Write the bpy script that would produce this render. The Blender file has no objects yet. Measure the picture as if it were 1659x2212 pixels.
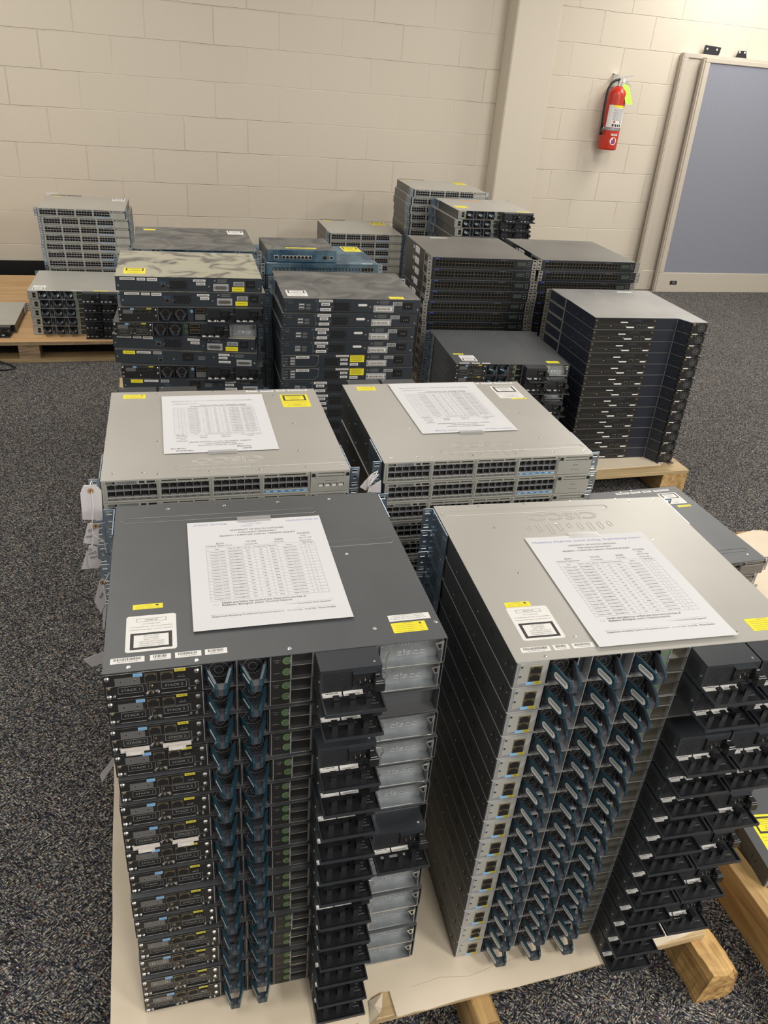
import bpy, bmesh, math, random
from mathutils import Vector, Matrix
random.seed(7)
SC = bpy.context.scene
COL = SC.collection
PI = math.pi

# ------------------------------------------------------------------ camera
F_PX, PITCH, ROLL, YAW, CAM_D, CAM_H = 1668.6, 0.5249, 0.08791, 0.31816, 5.677, 1.446
cp, sp, cy, sy = math.cos(PITCH), math.sin(PITCH), math.cos(YAW), math.sin(YAW)
fwd = Vector((sy * cp, cy * cp, -sp)); rgt = Vector((cy, -sy, 0)); upv = rgt.cross(fwd)
cr, sr = math.cos(ROLL), math.sin(ROLL)
r2 = cr * rgt + sr * upv; u2 = -sr * rgt + cr * upv
cam_data = bpy.data.cameras.new('camera'); cam = bpy.data.objects.new('camera', cam_data); COL.objects.link(cam)
cam.matrix_world = Matrix(((r2.x, u2.x, -fwd.x, 0), (r2.y, u2.y, -fwd.y, -CAM_D), (r2.z, u2.z, -fwd.z, CAM_H), (0, 0, 0, 1)))
cam_data.sensor_fit = 'HORIZONTAL'; cam_data.sensor_width = 36; cam_data.lens = F_PX / 1659 * 36; cam_data.clip_start = 0.02
SC.camera = cam

# ------------------------------------------------------------------ light and exposure
SC.view_settings.view_transform = 'Standard'; SC.view_settings.look = 'None'
SC.view_settings.exposure = 0.0; SC.view_settings.gamma = 1; SC.view_settings.use_curve_mapping = False
SC.cycles.use_denoising = True; SC.cycles.max_bounces = 6; SC.cycles.diffuse_bounces = 4; SC.cycles.glossy_bounces = 3
world = bpy.data.worlds.new('world'); SC.world = world; world.use_nodes = True
world.node_tree.nodes['Background'].inputs[0].default_value = (1.0, 0.96, 0.90, 1)
world.node_tree.nodes['Background'].inputs[1].default_value = 0.90
LAMPS = [(5.0, -1.5, 27), (4.1, -0.85, 36), (2.9, -2.0, 30), (1.4, -1.5, 10), (-1.0, -1.7, 37), (0.0, -3.4, 14), (-1.4, -5.2, 19), (3.8, -5.6, 120), (0.6, -7.2, 50), (2.6, -7.6, 130)]   # ceiling area lights, several added and all powered for brightness: x, y, watts
for lx, ly, w in LAMPS:
    ld = bpy.data.lights.new('ceiling_area_light', 'AREA'); ld.shape = 'RECTANGLE'; ld.size = 0.58; ld.size_y = 1.18
    ld.energy = w; ld.color = (1.0, 0.955, 0.895)
    lo = bpy.data.objects.new('ceiling_area_light', ld); lo.location = (lx, ly, 2.66); COL.objects.link(lo)

# ------------------------------------------------------------------ materials
MATS = {}
def mat(name, col, rough=0.5, metal=0.0, spec=None, bump=None, vary=None, alpha=None):
    """vary=(scale, amount): noise in the paint; bump=(scale, strength, distance)"""
    m = bpy.data.materials.new(name); m.use_nodes = True; nt = m.node_tree; b = nt.nodes['Principled BSDF']
    b.inputs['Base Color'].default_value = (*col, 1); b.inputs['Roughness'].default_value = rough; b.inputs['Metallic'].default_value = metal
    if spec is not None: b.inputs['Specular IOR Level'].default_value = spec
    if alpha is not None: b.inputs['Alpha'].default_value = alpha
    tc = nt.nodes.new('ShaderNodeTexCoord')
    if vary:
        n = nt.nodes.new('ShaderNodeTexNoise'); n.inputs['Scale'].default_value = vary[0]; n.inputs['Detail'].default_value = 5; n.inputs['Distortion'].default_value = 1.4 if 'dusty' in name else 0
        nt.links.new(tc.outputs['Object'], n.inputs['Vector'])
        mx = nt.nodes.new('ShaderNodeMix'); mx.data_type = 'RGBA'
        a = vary[1]; c2 = vary[2] if len(vary) > 2 else tuple(min(1, c * (1 + a)) for c in col)
        mx.inputs[6].default_value = (*(c * (1 - a) for c in col), 1); mx.inputs[7].default_value = (*c2, 1)
        rp = nt.nodes.new('ShaderNodeValToRGB'); rp.color_ramp.elements[0].position = 0.38; rp.color_ramp.elements[1].position = 0.52 if 'dusty_tan' in name else 0.62
        nt.links.new(n.outputs['Fac'], rp.inputs['Fac']); nt.links.new(rp.outputs['Color'], mx.inputs[0]); nt.links.new(mx.outputs[2], b.inputs['Base Color'])
    if bump:
        n = nt.nodes.new('ShaderNodeTexNoise'); n.inputs['Scale'].default_value = bump[0]; n.inputs['Detail'].default_value = 3
        nt.links.new(tc.outputs['Object'], n.inputs['Vector'])
        bp = nt.nodes.new('ShaderNodeBump'); bp.inputs['Strength'].default_value = bump[1]; bp.inputs['Distance'].default_value = bump[2]
        nt.links.new(n.outputs['Fac'], bp.inputs['Height']); nt.links.new(bp.outputs['Normal'], b.inputs['Normal'])
    MATS[name] = m
    return m
mat('dark_paint', (0.070, 0.075, 0.080), 0.42, 0.0, bump=(900, .15, .0004), vary=(9, .06))
mat('dark_blue_paint', (0.014, 0.018, 0.029), 0.40, 0.0, bump=(900, .1, .0004))
mat('grey_top_paint', (0.265, 0.265, 0.262), 0.38, 0.3, vary=(6, .10))
mat('black_top_paint', (0.135, 0.135, 0.132), 0.38, 0.2, vary=(6, .10))
mat('light_paint', (0.42, 0.41, 0.375), 0.40, 0.25, bump=(900, .12, .0003), vary=(5, .03))
mat('shaded_side', (0.085, 0.088, 0.088), 0.36, 0.6, vary=(5, .05))  # side of the light grey cases, colour darkened to stand for its dark reflection
mat('bezel', (0.40, 0.40, 0.36), 0.42, 0.2)
mat('bezel_metal', (0.50, 0.51, 0.53), 0.38, 0.6, vary=(40, .05))
mat('galvanised', (0.34, 0.36, 0.37), 0.50, 0.75, vary=(45, .12))
mat('zinc', (0.40, 0.50, 0.60), 0.30, 0.9, vary=(30, .12))
mat('silver', (0.75, 0.75, 0.73), 0.25, 0.95)
mat('gold', (0.36, 0.295, 0.18), 0.34, 0.9)
mat('copper', (0.45, 0.26, 0.13), 0.4, 0.7)
mat('black_panel', (0.014, 0.014, 0.014), 0.40)
mat('black_plastic', (0.012, 0.013, 0.015), 0.32)
mat('hole', (0.003, 0.003, 0.003), 0.8)
mat('psu_steel', (0.032, 0.036, 0.043), 0.36, 0.2, bump=(900, .15, .0003))
mat('grey_plate', (0.17, 0.17, 0.17), 0.4, 0.4)
mat('handle_grey', (0.060, 0.060, 0.072), 0.4)
mat('handle_teal', (0.011, 0.040, 0.058), 0.30)
mat('slot_brown', (0.045, 0.040, 0.026), 0.5)
mat('rule_grey', (0.40, 0.40, 0.41), 0.6)
mat('white_label', (0.72, 0.71, 0.69), 0.55)
mat('grey_label', (0.36, 0.37, 0.38), 0.5)
mat('yellow_label', (0.80, 0.70, 0.02), 0.5)
mat('yellow_small', (0.55, 0.48, 0.04), 0.5)
mat('blue_label', (0.22, 0.46, 0.72), 0.5)
mat('blue_strip', (0.05, 0.25, 0.55), 0.5)
mat('green_ring', (0.10, 0.24, 0.06), 0.5)
mat('ink', (0.03, 0.03, 0.03), 0.6)
mat('ink_grey', (0.10, 0.10, 0.10), 0.6)
mat('ink_blue', (0.10, 0.11, 0.42), 0.6)
mat('print_grey', (0.24, 0.24, 0.24), 0.5)
mat('pen_blue', (0.30, 0.32, 0.56), 0.6)
mat('cap', (0.62, 0.58, 0.53), 0.45)
mat('paper', (0.655, 0.655, 0.67), 0.7, bump=(60, .1, .001))
mat('tape', (0.55, 0.55, 0.55), 0.2, alpha=0.35)
mat('tag_paper', (0.62, 0.59, 0.60), 0.7)
mat('tag_brown', (0.40, 0.24, 0.11), 0.7)
mat('string', (0.75, 0.73, 0.70), 0.8)
mat('cisco_blue', (0.022, 0.080, 0.140), 0.42, vary=(14, .3, (0.10, 0.17, 0.22)))
mat('dusty_dark', (0.075, 0.077, 0.080), 0.5, vary=(9, .15, (0.155, 0.152, 0.138)))
mat('dusty_tan', (0.13, 0.125, 0.11), 0.6, vary=(10, .1, (0.36, 0.34, 0.26)))
mat('dark_face', (0.027, 0.034, 0.042), 0.42)
mat('ear_beige', (0.30, 0.29, 0.26), 0.4, 0.5)
mat('port_brown', (0.13, 0.115, 0.085), 0.4, 0.4)
mat('juniper_face', (0.010, 0.012, 0.017), 0.35)
mat('juniper_blue', (0.04, 0.08, 0.45), 0.4)
mat('lcd', (0.05, 0.07, 0.055), 0.2)
mat('orange_label', (0.62, 0.28, 0.05), 0.5)
mat('rubber', (0.01, 0.01, 0.012), 0.55)
mat('panel_beige', (0.47, 0.42, 0.35), 0.55)
mat('panel_strip', (0.44, 0.385, 0.315), 0.6)
mat('ext_red', (0.48, 0.030, 0.012), 0.28)
mat('tag_green', (0.42, 0.80, 0.06), 0.6)
mat('pilaster_paint', (0.60, 0.54, 0.445), 0.5, bump=(120, .12, .002))
mat('base_black', (0.008, 0.008, 0.009), 0.4)
mat('white_plate', (0.66, 0.64, 0.60), 0.4)

def nodes_mat(name, rough=0.6):
    m = bpy.data.materials.new(name); m.use_nodes = True; MATS[name] = m
    nt = m.node_tree; b = nt.nodes['Principled BSDF']; b.inputs['Roughness'].default_value = rough
    tc = nt.nodes.new('ShaderNodeTexCoord')
    return m, nt, b, tc
def N(nt, t, **kw):
    n = nt.nodes.new(t)
    for k, v in kw.items():
        if k in n.inputs: n.inputs[k].default_value = v
        else: setattr(n, k, v)
    return n
# painted concrete block wall (object coordinates: x along the wall, y up after mapping)
def block_wall(name, xoff):
    m, nt, b, tc = nodes_mat(name, 0.45)
    sx = N(nt, 'ShaderNodeSeparateXYZ'); nt.links.new(tc.outputs['Object'], sx.inputs[0])
    cx = N(nt, 'ShaderNodeCombineXYZ'); ad = N(nt, 'ShaderNodeMath', operation='ADD'); ad.inputs[1].default_value = xoff
    az = N(nt, 'ShaderNodeMath', operation='ADD'); az.inputs[1].default_value = -0.2432 + 0.2032 * 10
    nz = N(nt, 'ShaderNodeTexNoise', Scale=2.5); nt.links.new(tc.outputs['Object'], nz.inputs['Vector'])
    nzm = N(nt, 'ShaderNodeMath', operation='MULTIPLY_ADD'); nzm.inputs[1].default_value = 0.012; nzm.inputs[2].default_value = -0.006
    nt.links.new(nz.outputs['Fac'], nzm.inputs[0])
    nt.links.new(sx.outputs['X'], ad.inputs[0]); nt.links.new(sx.outputs['Z'], az.inputs[0])
    az2 = N(nt, 'ShaderNodeMath', operation='ADD'); nt.links.new(az.outputs[0], az2.inputs[0]); nt.links.new(nzm.outputs[0], az2.inputs[1])
    nt.links.new(ad.outputs[0], cx.inputs['X']); nt.links.new(az2.outputs[0], cx.inputs['Y'])
    br = N(nt, 'ShaderNodeTexBrick'); br.offset = 0.5; br.squash = 1
    for k, v in (('Scale', 1.0), ('Mortar Size', 0.0035), ('Mortar Smooth', 0.6), ('Bias', 0.0), ('Brick Width', 0.4064), ('Row Height', 0.2032)): br.inputs[k].default_value = v
    br.inputs['Color1'].default_value = (0.62, 0.560, 0.462, 1); br.inputs['Color2'].default_value = (0.605, 0.546, 0.45, 1); br.inputs['Mortar'].default_value = (0.64, 0.58, 0.48, 1)
    nt.links.new(cx.outputs[0], br.inputs['Vector']); nt.links.new(br.outputs['Color'], b.inputs['Base Color'])
    inv = N(nt, 'ShaderNodeMath', operation='SUBTRACT'); inv.inputs[0].default_value = 1; nt.links.new(br.outputs['Fac'], inv.inputs[1])
    n2 = N(nt, 'ShaderNodeTexNoise', Scale=140.0, Detail=4.0); nt.links.new(tc.outputs['Object'], n2.inputs['Vector'])
    bp = N(nt, 'ShaderNodeBump'); bp.inputs['Strength'].default_value = 0.55; bp.inputs['Distance'].default_value = 0.004
    bp2 = N(nt, 'ShaderNodeBump'); bp2.inputs['Strength'].default_value = 0.45; bp2.inputs['Distance'].default_value = 0.0015
    # joints were struck unevenly and painted over: fade some of them
    n3 = N(nt, 'ShaderNodeTexNoise', Scale=1.3, Detail=1.0); nt.links.new(tc.outputs['Object'], n3.inputs['Vector'])
    rp = N(nt, 'ShaderNodeValToRGB'); rp.color_ramp.elements[0].position = .36; rp.color_ramp.elements[1].position = .6
    rp.color_ramp.elements[0].color = (.35, .35, .35, 1); nt.links.new(n3.outputs['Fac'], rp.inputs['Fac']); nt.links.new(rp.outputs['Color'], bp.inputs['Strength'])
    nt.links.new(inv.outputs[0], bp.inputs['Height']); nt.links.new(n2.outputs['Fac'], bp2.inputs['Height'])
    nt.links.new(bp.outputs['Normal'], bp2.inputs['Normal']); nt.links.new(bp2.outputs['Normal'], b.inputs['Normal'])
    return m
block_wall('block_wall_left', -0.494 + 0.4064 * 10 + 0.2032)
block_wall('block_wall_right', -3.149 + 0.4064 * 16)
# carpet: short loop pile, navy with tan, teal, purple and rust flecks laid in a herringbone
m, nt, b, tc = nodes_mat('carpet', 0.95)
b.inputs['Specular IOR Level'].default_value = 0.1
def fleck(scale, rot, stretch):
    m0 = N(nt, 'ShaderNodeMapping'); m0.inputs['Rotation'].default_value = (0, 0, rot); nt.links.new(tc.outputs['Object'], m0.inputs['Vector'])
    mp = N(nt, 'ShaderNodeMapping'); mp.inputs['Scale'].default_value = (scale, scale * stretch, scale)
    nt.links.new(m0.outputs[0], mp.inputs['Vector'])
    v = N(nt, 'ShaderNodeTexVoronoi', Scale=1.0); nt.links.new(mp.outputs[0], v.inputs['Vector']); return v
va, vb = fleck(215, 0.75, 2.5), fleck(215, -0.65, 2.5)
nw = N(nt, 'ShaderNodeTexNoise', Scale=26.0, Detail=2.0); nt.links.new(tc.outputs['Object'], nw.inputs['Vector'])
st = N(nt, 'ShaderNodeMath', operation='GREATER_THAN'); st.inputs[1].default_value = .5; nt.links.new(nw.outputs['Fac'], st.inputs[0])
mx = N(nt, 'ShaderNodeMix', data_type='RGBA'); nt.links.new(st.outputs[0], mx.inputs[0]); nt.links.new(va.outputs['Color'], mx.inputs[6]); nt.links.new(vb.outputs['Color'], mx.inputs[7])
bw = N(nt, 'ShaderNodeSeparateColor'); nt.links.new(mx.outputs[2], bw.inputs[0])
rp = N(nt, 'ShaderNodeValToRGB'); rp.color_ramp.interpolation = 'CONSTANT'
cols = [(0, (0.015, 0.016, 0.020)), (.26, (0.036, 0.038, 0.043)), (.42, (0.088, 0.090, 0.086)), (.56, (0.170, 0.165, 0.145)), (.72, (0.25, 0.235, 0.195)), (.82, (0.055, 0.060, 0.095)), (.90, (0.105, 0.055, 0.070)), (.935, (0.19, 0.12, 0.06)), (.965, (0.36, 0.35, 0.32))]
while len(rp.color_ramp.elements) < len(cols): rp.color_ramp.elements.new(.5)
for e, (p_, c_) in zip(rp.color_ramp.elements, cols): e.position = p_; e.color = (*c_, 1)
nt.links.new(bw.outputs['Red'], rp.inputs['Fac'])
nb = N(nt, 'ShaderNodeTexNoise', Scale=3.0, Detail=3.0); nt.links.new(tc.outputs['Object'], nb.inputs['Vector'])
hs = N(nt, 'ShaderNodeHueSaturation'); mr = N(nt, 'ShaderNodeMapRange'); mr.inputs['To Min'].default_value = .85; mr.inputs['To Max'].default_value = 1.15
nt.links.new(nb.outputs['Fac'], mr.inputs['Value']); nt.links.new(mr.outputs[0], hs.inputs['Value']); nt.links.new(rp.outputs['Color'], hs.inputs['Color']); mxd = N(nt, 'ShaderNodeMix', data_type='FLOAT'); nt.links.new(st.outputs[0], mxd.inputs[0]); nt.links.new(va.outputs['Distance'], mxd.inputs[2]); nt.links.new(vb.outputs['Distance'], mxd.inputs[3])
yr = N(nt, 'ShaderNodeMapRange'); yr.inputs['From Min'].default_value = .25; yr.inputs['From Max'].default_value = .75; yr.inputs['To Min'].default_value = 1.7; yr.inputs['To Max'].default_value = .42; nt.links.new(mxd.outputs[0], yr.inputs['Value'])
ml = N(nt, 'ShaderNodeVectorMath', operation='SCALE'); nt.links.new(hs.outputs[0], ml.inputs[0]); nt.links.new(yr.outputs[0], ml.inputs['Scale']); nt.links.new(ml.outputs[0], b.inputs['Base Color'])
bp = N(nt, 'ShaderNodeBump'); bp.inputs['Strength'].default_value = .8; bp.inputs['Distance'].default_value = .003
nt.links.new(bw.outputs['Green'], bp.inputs['Height']); nt.links.new(bp.outputs[0], b.inputs['Normal'])
# wood along x or y
def wood(name, c1, c2, along, scale=1.0):
    m, nt, b, tc = nodes_mat(name, 0.62)
    mp = N(nt, 'ShaderNodeMapping'); s = {'x': (2.5, 26, 26), 'y': (26, 2.5, 26), 'z': (26, 26, 2.5)}[along]
    mp.inputs['Scale'].default_value = tuple(v * scale for v in s); nt.links.new(tc.outputs['Object'], mp.inputs['Vector'])
    n = N(nt, 'ShaderNodeTexNoise', Scale=1.6, Detail=6.0, Roughness=.62); n.inputs['Distortion'].default_value = .8; nt.links.new(mp.outputs[0], n.inputs['Vector'])
    rp = N(nt, 'ShaderNodeValToRGB'); rp.color_ramp.elements[0].position = .34; rp.color_ramp.elements[1].position = .66
    rp.color_ramp.elements[0].color = (*c1, 1); rp.color_ramp.elements[1].color = (*c2, 1)
    nt.links.new(n.outputs['Fac'], rp.inputs['Fac']); nt.links.new(rp.outputs['Color'], b.inputs['Base Color'])
    bp = N(nt, 'ShaderNodeBump'); bp.inputs['Strength'].default_value = .4; bp.inputs['Distance'].default_value = .003
    nt.links.new(n.outputs['Fac'], bp.inputs['Height']); nt.links.new(bp.outputs[0], b.inputs['Normal'])
wood('wood_y', (0.28, 0.16, 0.055), (0.55, 0.37, 0.16), 'y'); wood('wood_x', (0.34, 0.24, 0.12), (0.52, 0.39, 0.21), 'x')
wood('wood_rough', (0.22, 0.11, 0.035), (0.62, 0.40, 0.15), 'y', 1.4)
wood('plywood', (0.42, 0.25, 0.11), (0.58, 0.38, 0.19), 'x', .35)
wood('ply_edge', (0.20, 0.13, 0.07), (0.46, 0.34, 0.20), 'x', 2.4)
m, nt, b, tc = nodes_mat('cardboard', 0.85)
n = N(nt, 'ShaderNodeTexNoise', Scale=5.0, Detail=6.0); nt.links.new(tc.outputs['Object'], n.inputs['Vector'])
rp = N(nt, 'ShaderNodeValToRGB'); rp.color_ramp.elements[0].position = .3; rp.color_ramp.elements[1].position = .7
rp.color_ramp.elements[0].color = (0.585, 0.50, 0.375, 1); rp.color_ramp.elements[1].color = (0.70, 0.61, 0.475, 1)
nt.links.new(n.outputs['Fac'], rp.inputs['Fac']); nt.links.new(rp.outputs['Color'], b.inputs['Base Color'])
n2 = N(nt, 'ShaderNodeTexNoise', Scale=7.0, Detail=5.0); nt.links.new(tc.outputs['Object'], n2.inputs['Vector'])
bp = N(nt, 'ShaderNodeBump'); bp.inputs['Strength'].default_value = .35; bp.inputs['Distance'].default_value = .006; nt.links.new(n2.outputs['Fac'], bp.inputs['Height']); nt.links.new(bp.outputs[0], b.inputs['Normal'])
# woven panel fabric
m, nt, b, tc = nodes_mat('panel_fabric', 0.95)
n = N(nt, 'ShaderNodeTexNoise', Scale=260.0, Detail=2.0); nt.links.new(tc.outputs['Object'], n.inputs['Vector'])
rp = N(nt, 'ShaderNodeValToRGB'); rp.color_ramp.elements[0].position = .3; rp.color_ramp.elements[1].position = .7
rp.color_ramp.elements[0].color = (0.168, 0.178, 0.212, 1); rp.color_ramp.elements[1].color = (0.255, 0.268, 0.312, 1)
nt.links.new(n.outputs['Fac'], rp.inputs['Fac']); nt.links.new(rp.outputs['Color'], b.inputs['Base Color'])

# ------------------------------------------------------------------ mesh helpers
TEXTS = {}
def text_mesh(s, outline=False):
    key = (s, outline)
    if key in TEXTS: return TEXTS[key]
    cu = bpy.data.curves.new('t', 'FONT'); cu.body = s; cu.size = 1; cu.align_x = 'CENTER'; cu.align_y = 'CENTER'; cu.resolution_u = 3
    if outline: cu.fill_mode = 'NONE'; cu.bevel_depth = 0.028; cu.bevel_resolution = 0
    o = bpy.data.objects.new('t', cu); COL.objects.link(o)
    dg = bpy.context.evaluated_depsgraph_get(); me = o.evaluated_get(dg).to_mesh()
    vs = [tuple(v.co) for v in me.vertices]; fs = [tuple(p.vertices) for p in me.polygons]
    o.evaluated_get(dg).to_mesh_clear(); bpy.data.objects.remove(o); bpy.data.curves.remove(cu)
    if vs:
        xs = [v[0] for v in vs]; ys = [v[1] for v in vs]
        TEXTS[key] = (vs, fs, min(xs), max(xs), min(ys), max(ys))
    else: TEXTS[key] = (vs, fs, 0, 1, 0, 1)
    return TEXTS[key]

class MB:
    """collects shapes in millimetres and links them as one mesh object"""
    def __init__(s): s.v = []; s.f = []; s.m = []; s.mats = []
    def mi(s, name):
        if name not in s.mats: s.mats.append(name)
        return s.mats.index(name)
    def add(s, vs, fs, mt):
        b = len(s.v); s.v += [tuple(v) for v in vs]; k = s.mi(mt)
        for f in fs: s.f.append(tuple(b + i for i in f)); s.m.append(k)
    def box(s, x0, x1, y0, y1, z0, z1, mt):
        vs = [(x, y, z) for z in (z0, z1) for y in (y0, y1) for x in (x0, x1)]
        s.add(vs, [(0, 2, 3, 1), (4, 5, 7, 6), (0, 1, 5, 4), (2, 6, 7, 3), (0, 4, 6, 2), (1, 3, 7, 5)], mt); return s
    def prism(s, pts, axis, a0, a1, mt):
        """pts 2-D outline; axis 'y' -> pts are (x,z), 'z' -> (x,y), 'x' -> (y,z)"""
        n = len(pts)
        def P(p, a): return {'y': (p[0], a, p[1]), 'z': (p[0], p[1], a), 'x': (a, p[0], p[1])}[axis]
        vs = [P(p, a0) for p in pts] + [P(p, a1) for p in pts]
        s.add(vs, [tuple(range(n)), tuple(range(2 * n - 1, n - 1, -1))] + [(i, (i + 1) % n, n + (i + 1) % n, n + i) for i in range(n)], mt); return s
    def cyl(s, c, r, axis, a0, a1, mt, n=12, r1=None):
        r1 = r if r1 is None else r1
        def P(rr, a, t):
            u, w = c[0] + rr * math.cos(t), c[1] + rr * math.sin(t)
            return {'y': (u, a, w), 'z': (u, w, a), 'x': (a, u, w)}[axis]
        vs = [P(r, a0, 2 * PI * i / n) for i in range(n)] + [P(r1, a1, 2 * PI * i / n) for i in range(n)]
        s.add(vs, [tuple(range(n)), tuple(range(2 * n - 1, n - 1, -1))] + [(i, (i + 1) % n, n + (i + 1) % n, n + i) for i in range(n)], mt); return s
    def ring(s, c, r0, r1, axis, a, mt, n=20, t0=0, t1=2 * PI):
        def P(rr, t):
            u, w = c[0] + rr * math.cos(t), c[1] + rr * math.sin(t)
            return {'y': (u, a, w), 'z': (u, w, a), 'x': (a, u, w)}[axis]
        ts = [t0 + (t1 - t0) * i / n for i in range(n + 1)]
        vs = [P(r0, t) for t in ts] + [P(r1, t) for t in ts]
        s.add(vs, [(i, i + 1, n + 2 + i, n + 1 + i) for i in range(n)], mt); return s
    def hexes(s, x0, x1, z0, z1, p, axis, a, mt, fill=.42, n=6):
        """grid of flat hexagonal openings on plane a"""
        row = 0; z = z0 + p / 2
        while z < z1 - p * .3:
            x = x0 + p / 2 + (p / 2 if row % 2 else 0)
            while x < x1 - p * .3:
                pts = [(x + p * fill * math.cos(PI / 6 + i * 2 * PI / n), z + p * fill * math.sin(PI / 6 + i * 2 * PI / n)) for i in range(n)]
                vs = [{'y': (q[0], a, q[1]), 'x': (a, q[0], q[1]), 'z': (q[0], q[1], a)}[axis] for q in pts]
                s.add(vs, [tuple(range(n))], mt); x += p
            z += p * .866; row += 1
        return s
    def frame(s, x0, x1, z0, z1, y0, y1, holes, mt):
        """plate in the xz plane with rectangular openings"""
        xs = sorted({x0, x1, *[h[0] for h in holes], *[h[1] for h in holes]}); zs = sorted({z0, z1, *[h[2] for h in holes], *[h[3] for h in holes]})
        for zi in range(len(zs) - 1):
            run = None
            for xi in range(len(xs) - 1):
                cx, cz = (xs[xi] + xs[xi + 1]) / 2, (zs[zi] + zs[zi + 1]) / 2
                if any(h[0] < cx < h[1] and h[2] < cz < h[3] for h in holes):
                    if run is not None: s.box(run, xs[xi], y0, y1, zs[zi], zs[zi + 1], mt); run = None
                elif run is None: run = xs[xi]
            if run is not None: s.box(run, xs[-1], y0, y1, zs[zi], zs[zi + 1], mt)
        return s
    def text(s, t, c, h, plane, mt, rot=0.0, w=None, outline=False, shear=0.0, lift=0.0):
        """h = letter size; plane 'y' (reads from -y) or 'z' (reads from above); c = 3-D centre; w = total width"""
        vs, fs, xa, xb, ya, yb = text_mesh(t, outline)
        sx = w / (xb - xa) if w else h
        out = []
        ca, sa = math.cos(rot), math.sin(rot); mx = (xa + xb) / 2; my = (ya + yb) / 2
        for v in vs:
            x, y, z = (v[0] - mx) * sx + shear * (v[1] - my) * h, (v[1] - my) * h, v[2] * h * (0.5 if outline else 1) + lift
            x, y = x * ca - y * sa, x * sa + y * ca
            out.append((c[0] + x, c[1] + y, c[2] + z) if plane == 'z' else (c[0] + x, c[1] - z, c[2] + y))
        s.add(out, fs, mt); return s
    def tube(s, pts, r, mt, n=6):
        P = [Vector(p) for p in pts]; rings = []
        for i, p in enumerate(P):
            d = (P[min(i + 1, len(P) - 1)] - P[max(i - 1, 0)]).normalized()
            a = d.orthogonal().normalized()
            if i and abs(a.dot(pa)) < .99: a = (pa - d * pa.dot(d)).normalized()
            pa = a; b_ = d.cross(a); rings.append([p + r * (math.cos(2 * PI * k / n) * a + math.sin(2 * PI * k / n) * b_) for k in range(n)])
        vs = [v for q in rings for v in q]; fs = [tuple(range(n - 1, -1, -1)), tuple(range(len(vs) - n, len(vs)))]
        for i in range(len(P) - 1):
            for k in range(n): fs.append((i * n + k, i * n + (k + 1) % n, (i + 1) * n + (k + 1) % n, (i + 1) * n + k))
        s.add(vs, fs, mt); return s
    def build(s, name, parent=None, bevel=0, smooth=False, scale=.001, label=None):
        me = bpy.data.meshes.new(name)
        me.from_pydata([(x * scale, y * scale, z * scale) for x, y, z in s.v], [], s.f)
        for k in s.mats: me.materials.append(MATS[k])
        me.polygons.foreach_set('material_index', s.m)
        bm = bmesh.new(); bm.from_mesh(me)
        if bevel: bmesh.ops.bevel(bm, geom=list(bm.edges), offset=bevel * scale, segments=1, affect='EDGES', clamp_overlap=True)
        bm.normal_update(); bm.to_mesh(me); bm.free()
        if smooth: me.polygons.foreach_set('use_smooth', [True] * len(me.polygons))
        me.update(); o = bpy.data.objects.new(name, me); COL.objects.link(o)
        if parent: o.parent = parent
        if label: o['label'] = label
        return o

def tag(o, label=None, cat=None, group=None, kind=None):
    if label: o['label'] = label
    if cat: o['category'] = cat
    if group: o['group'] = group
    if kind: o['kind'] = kind
    return o
def empty(name, loc=(0, 0, 0), rz=0.0):
    o = bpy.data.objects.new(name, None); o.empty_display_size = .02; o.location = loc; o.rotation_euler = (0, 0, rz); COL.objects.link(o); return o
def structure(mb, name, **k):
    o = mb.build(name, **k); o['kind'] = 'structure'; return o
def copy_tree(o, parent=None):
    c = o.copy(); COL.objects.link(c)
    if parent: c.parent = parent
    for ch in o.children: copy_tree(ch, c)
    return c
H = 44.5     # one rack unit, mm; heights below are written from the top of the unit downwards

# ------------------------------------------------------------------ room
m_ = MB(); m_.box(-4.5, 9, -10, .3, -.05, 0, 'carpet'); structure(m_, 'floor', scale=1)
m_ = MB(); m_.box(-4.5, 2.42, 0, .2, 0, 2.72, 'block_wall_left'); structure(m_, 'wall_back', scale=1)
m_ = MB(); m_.box(2.42, 9, 0, .2, 0, 2.72, 'block_wall_right'); structure(m_, 'wall_back_right', scale=1)
m_ = MB(); m_.box(2.425, 2.742, -.165, 0, 0, 2.72, 'pilaster_paint'); structure(m_, 'trim_1', scale=1, bevel=.008)
m_ = MB(); m_.box(-4.5, 2.425, -.008, 0, 0, .14, 'base_black'); structure(m_, 'baseboard_back', scale=1)
m_ = MB(); m_.box(2.742, 9, -.008, 0, 0, .14, 'base_black'); structure(m_, 'baseboard_back_right', scale=1)
m_ = MB(); m_.box(-4.5, 9, -10, .3, 2.72, 2.78, 'white_plate'); structure(m_, 'ceiling', scale=1)

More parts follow.
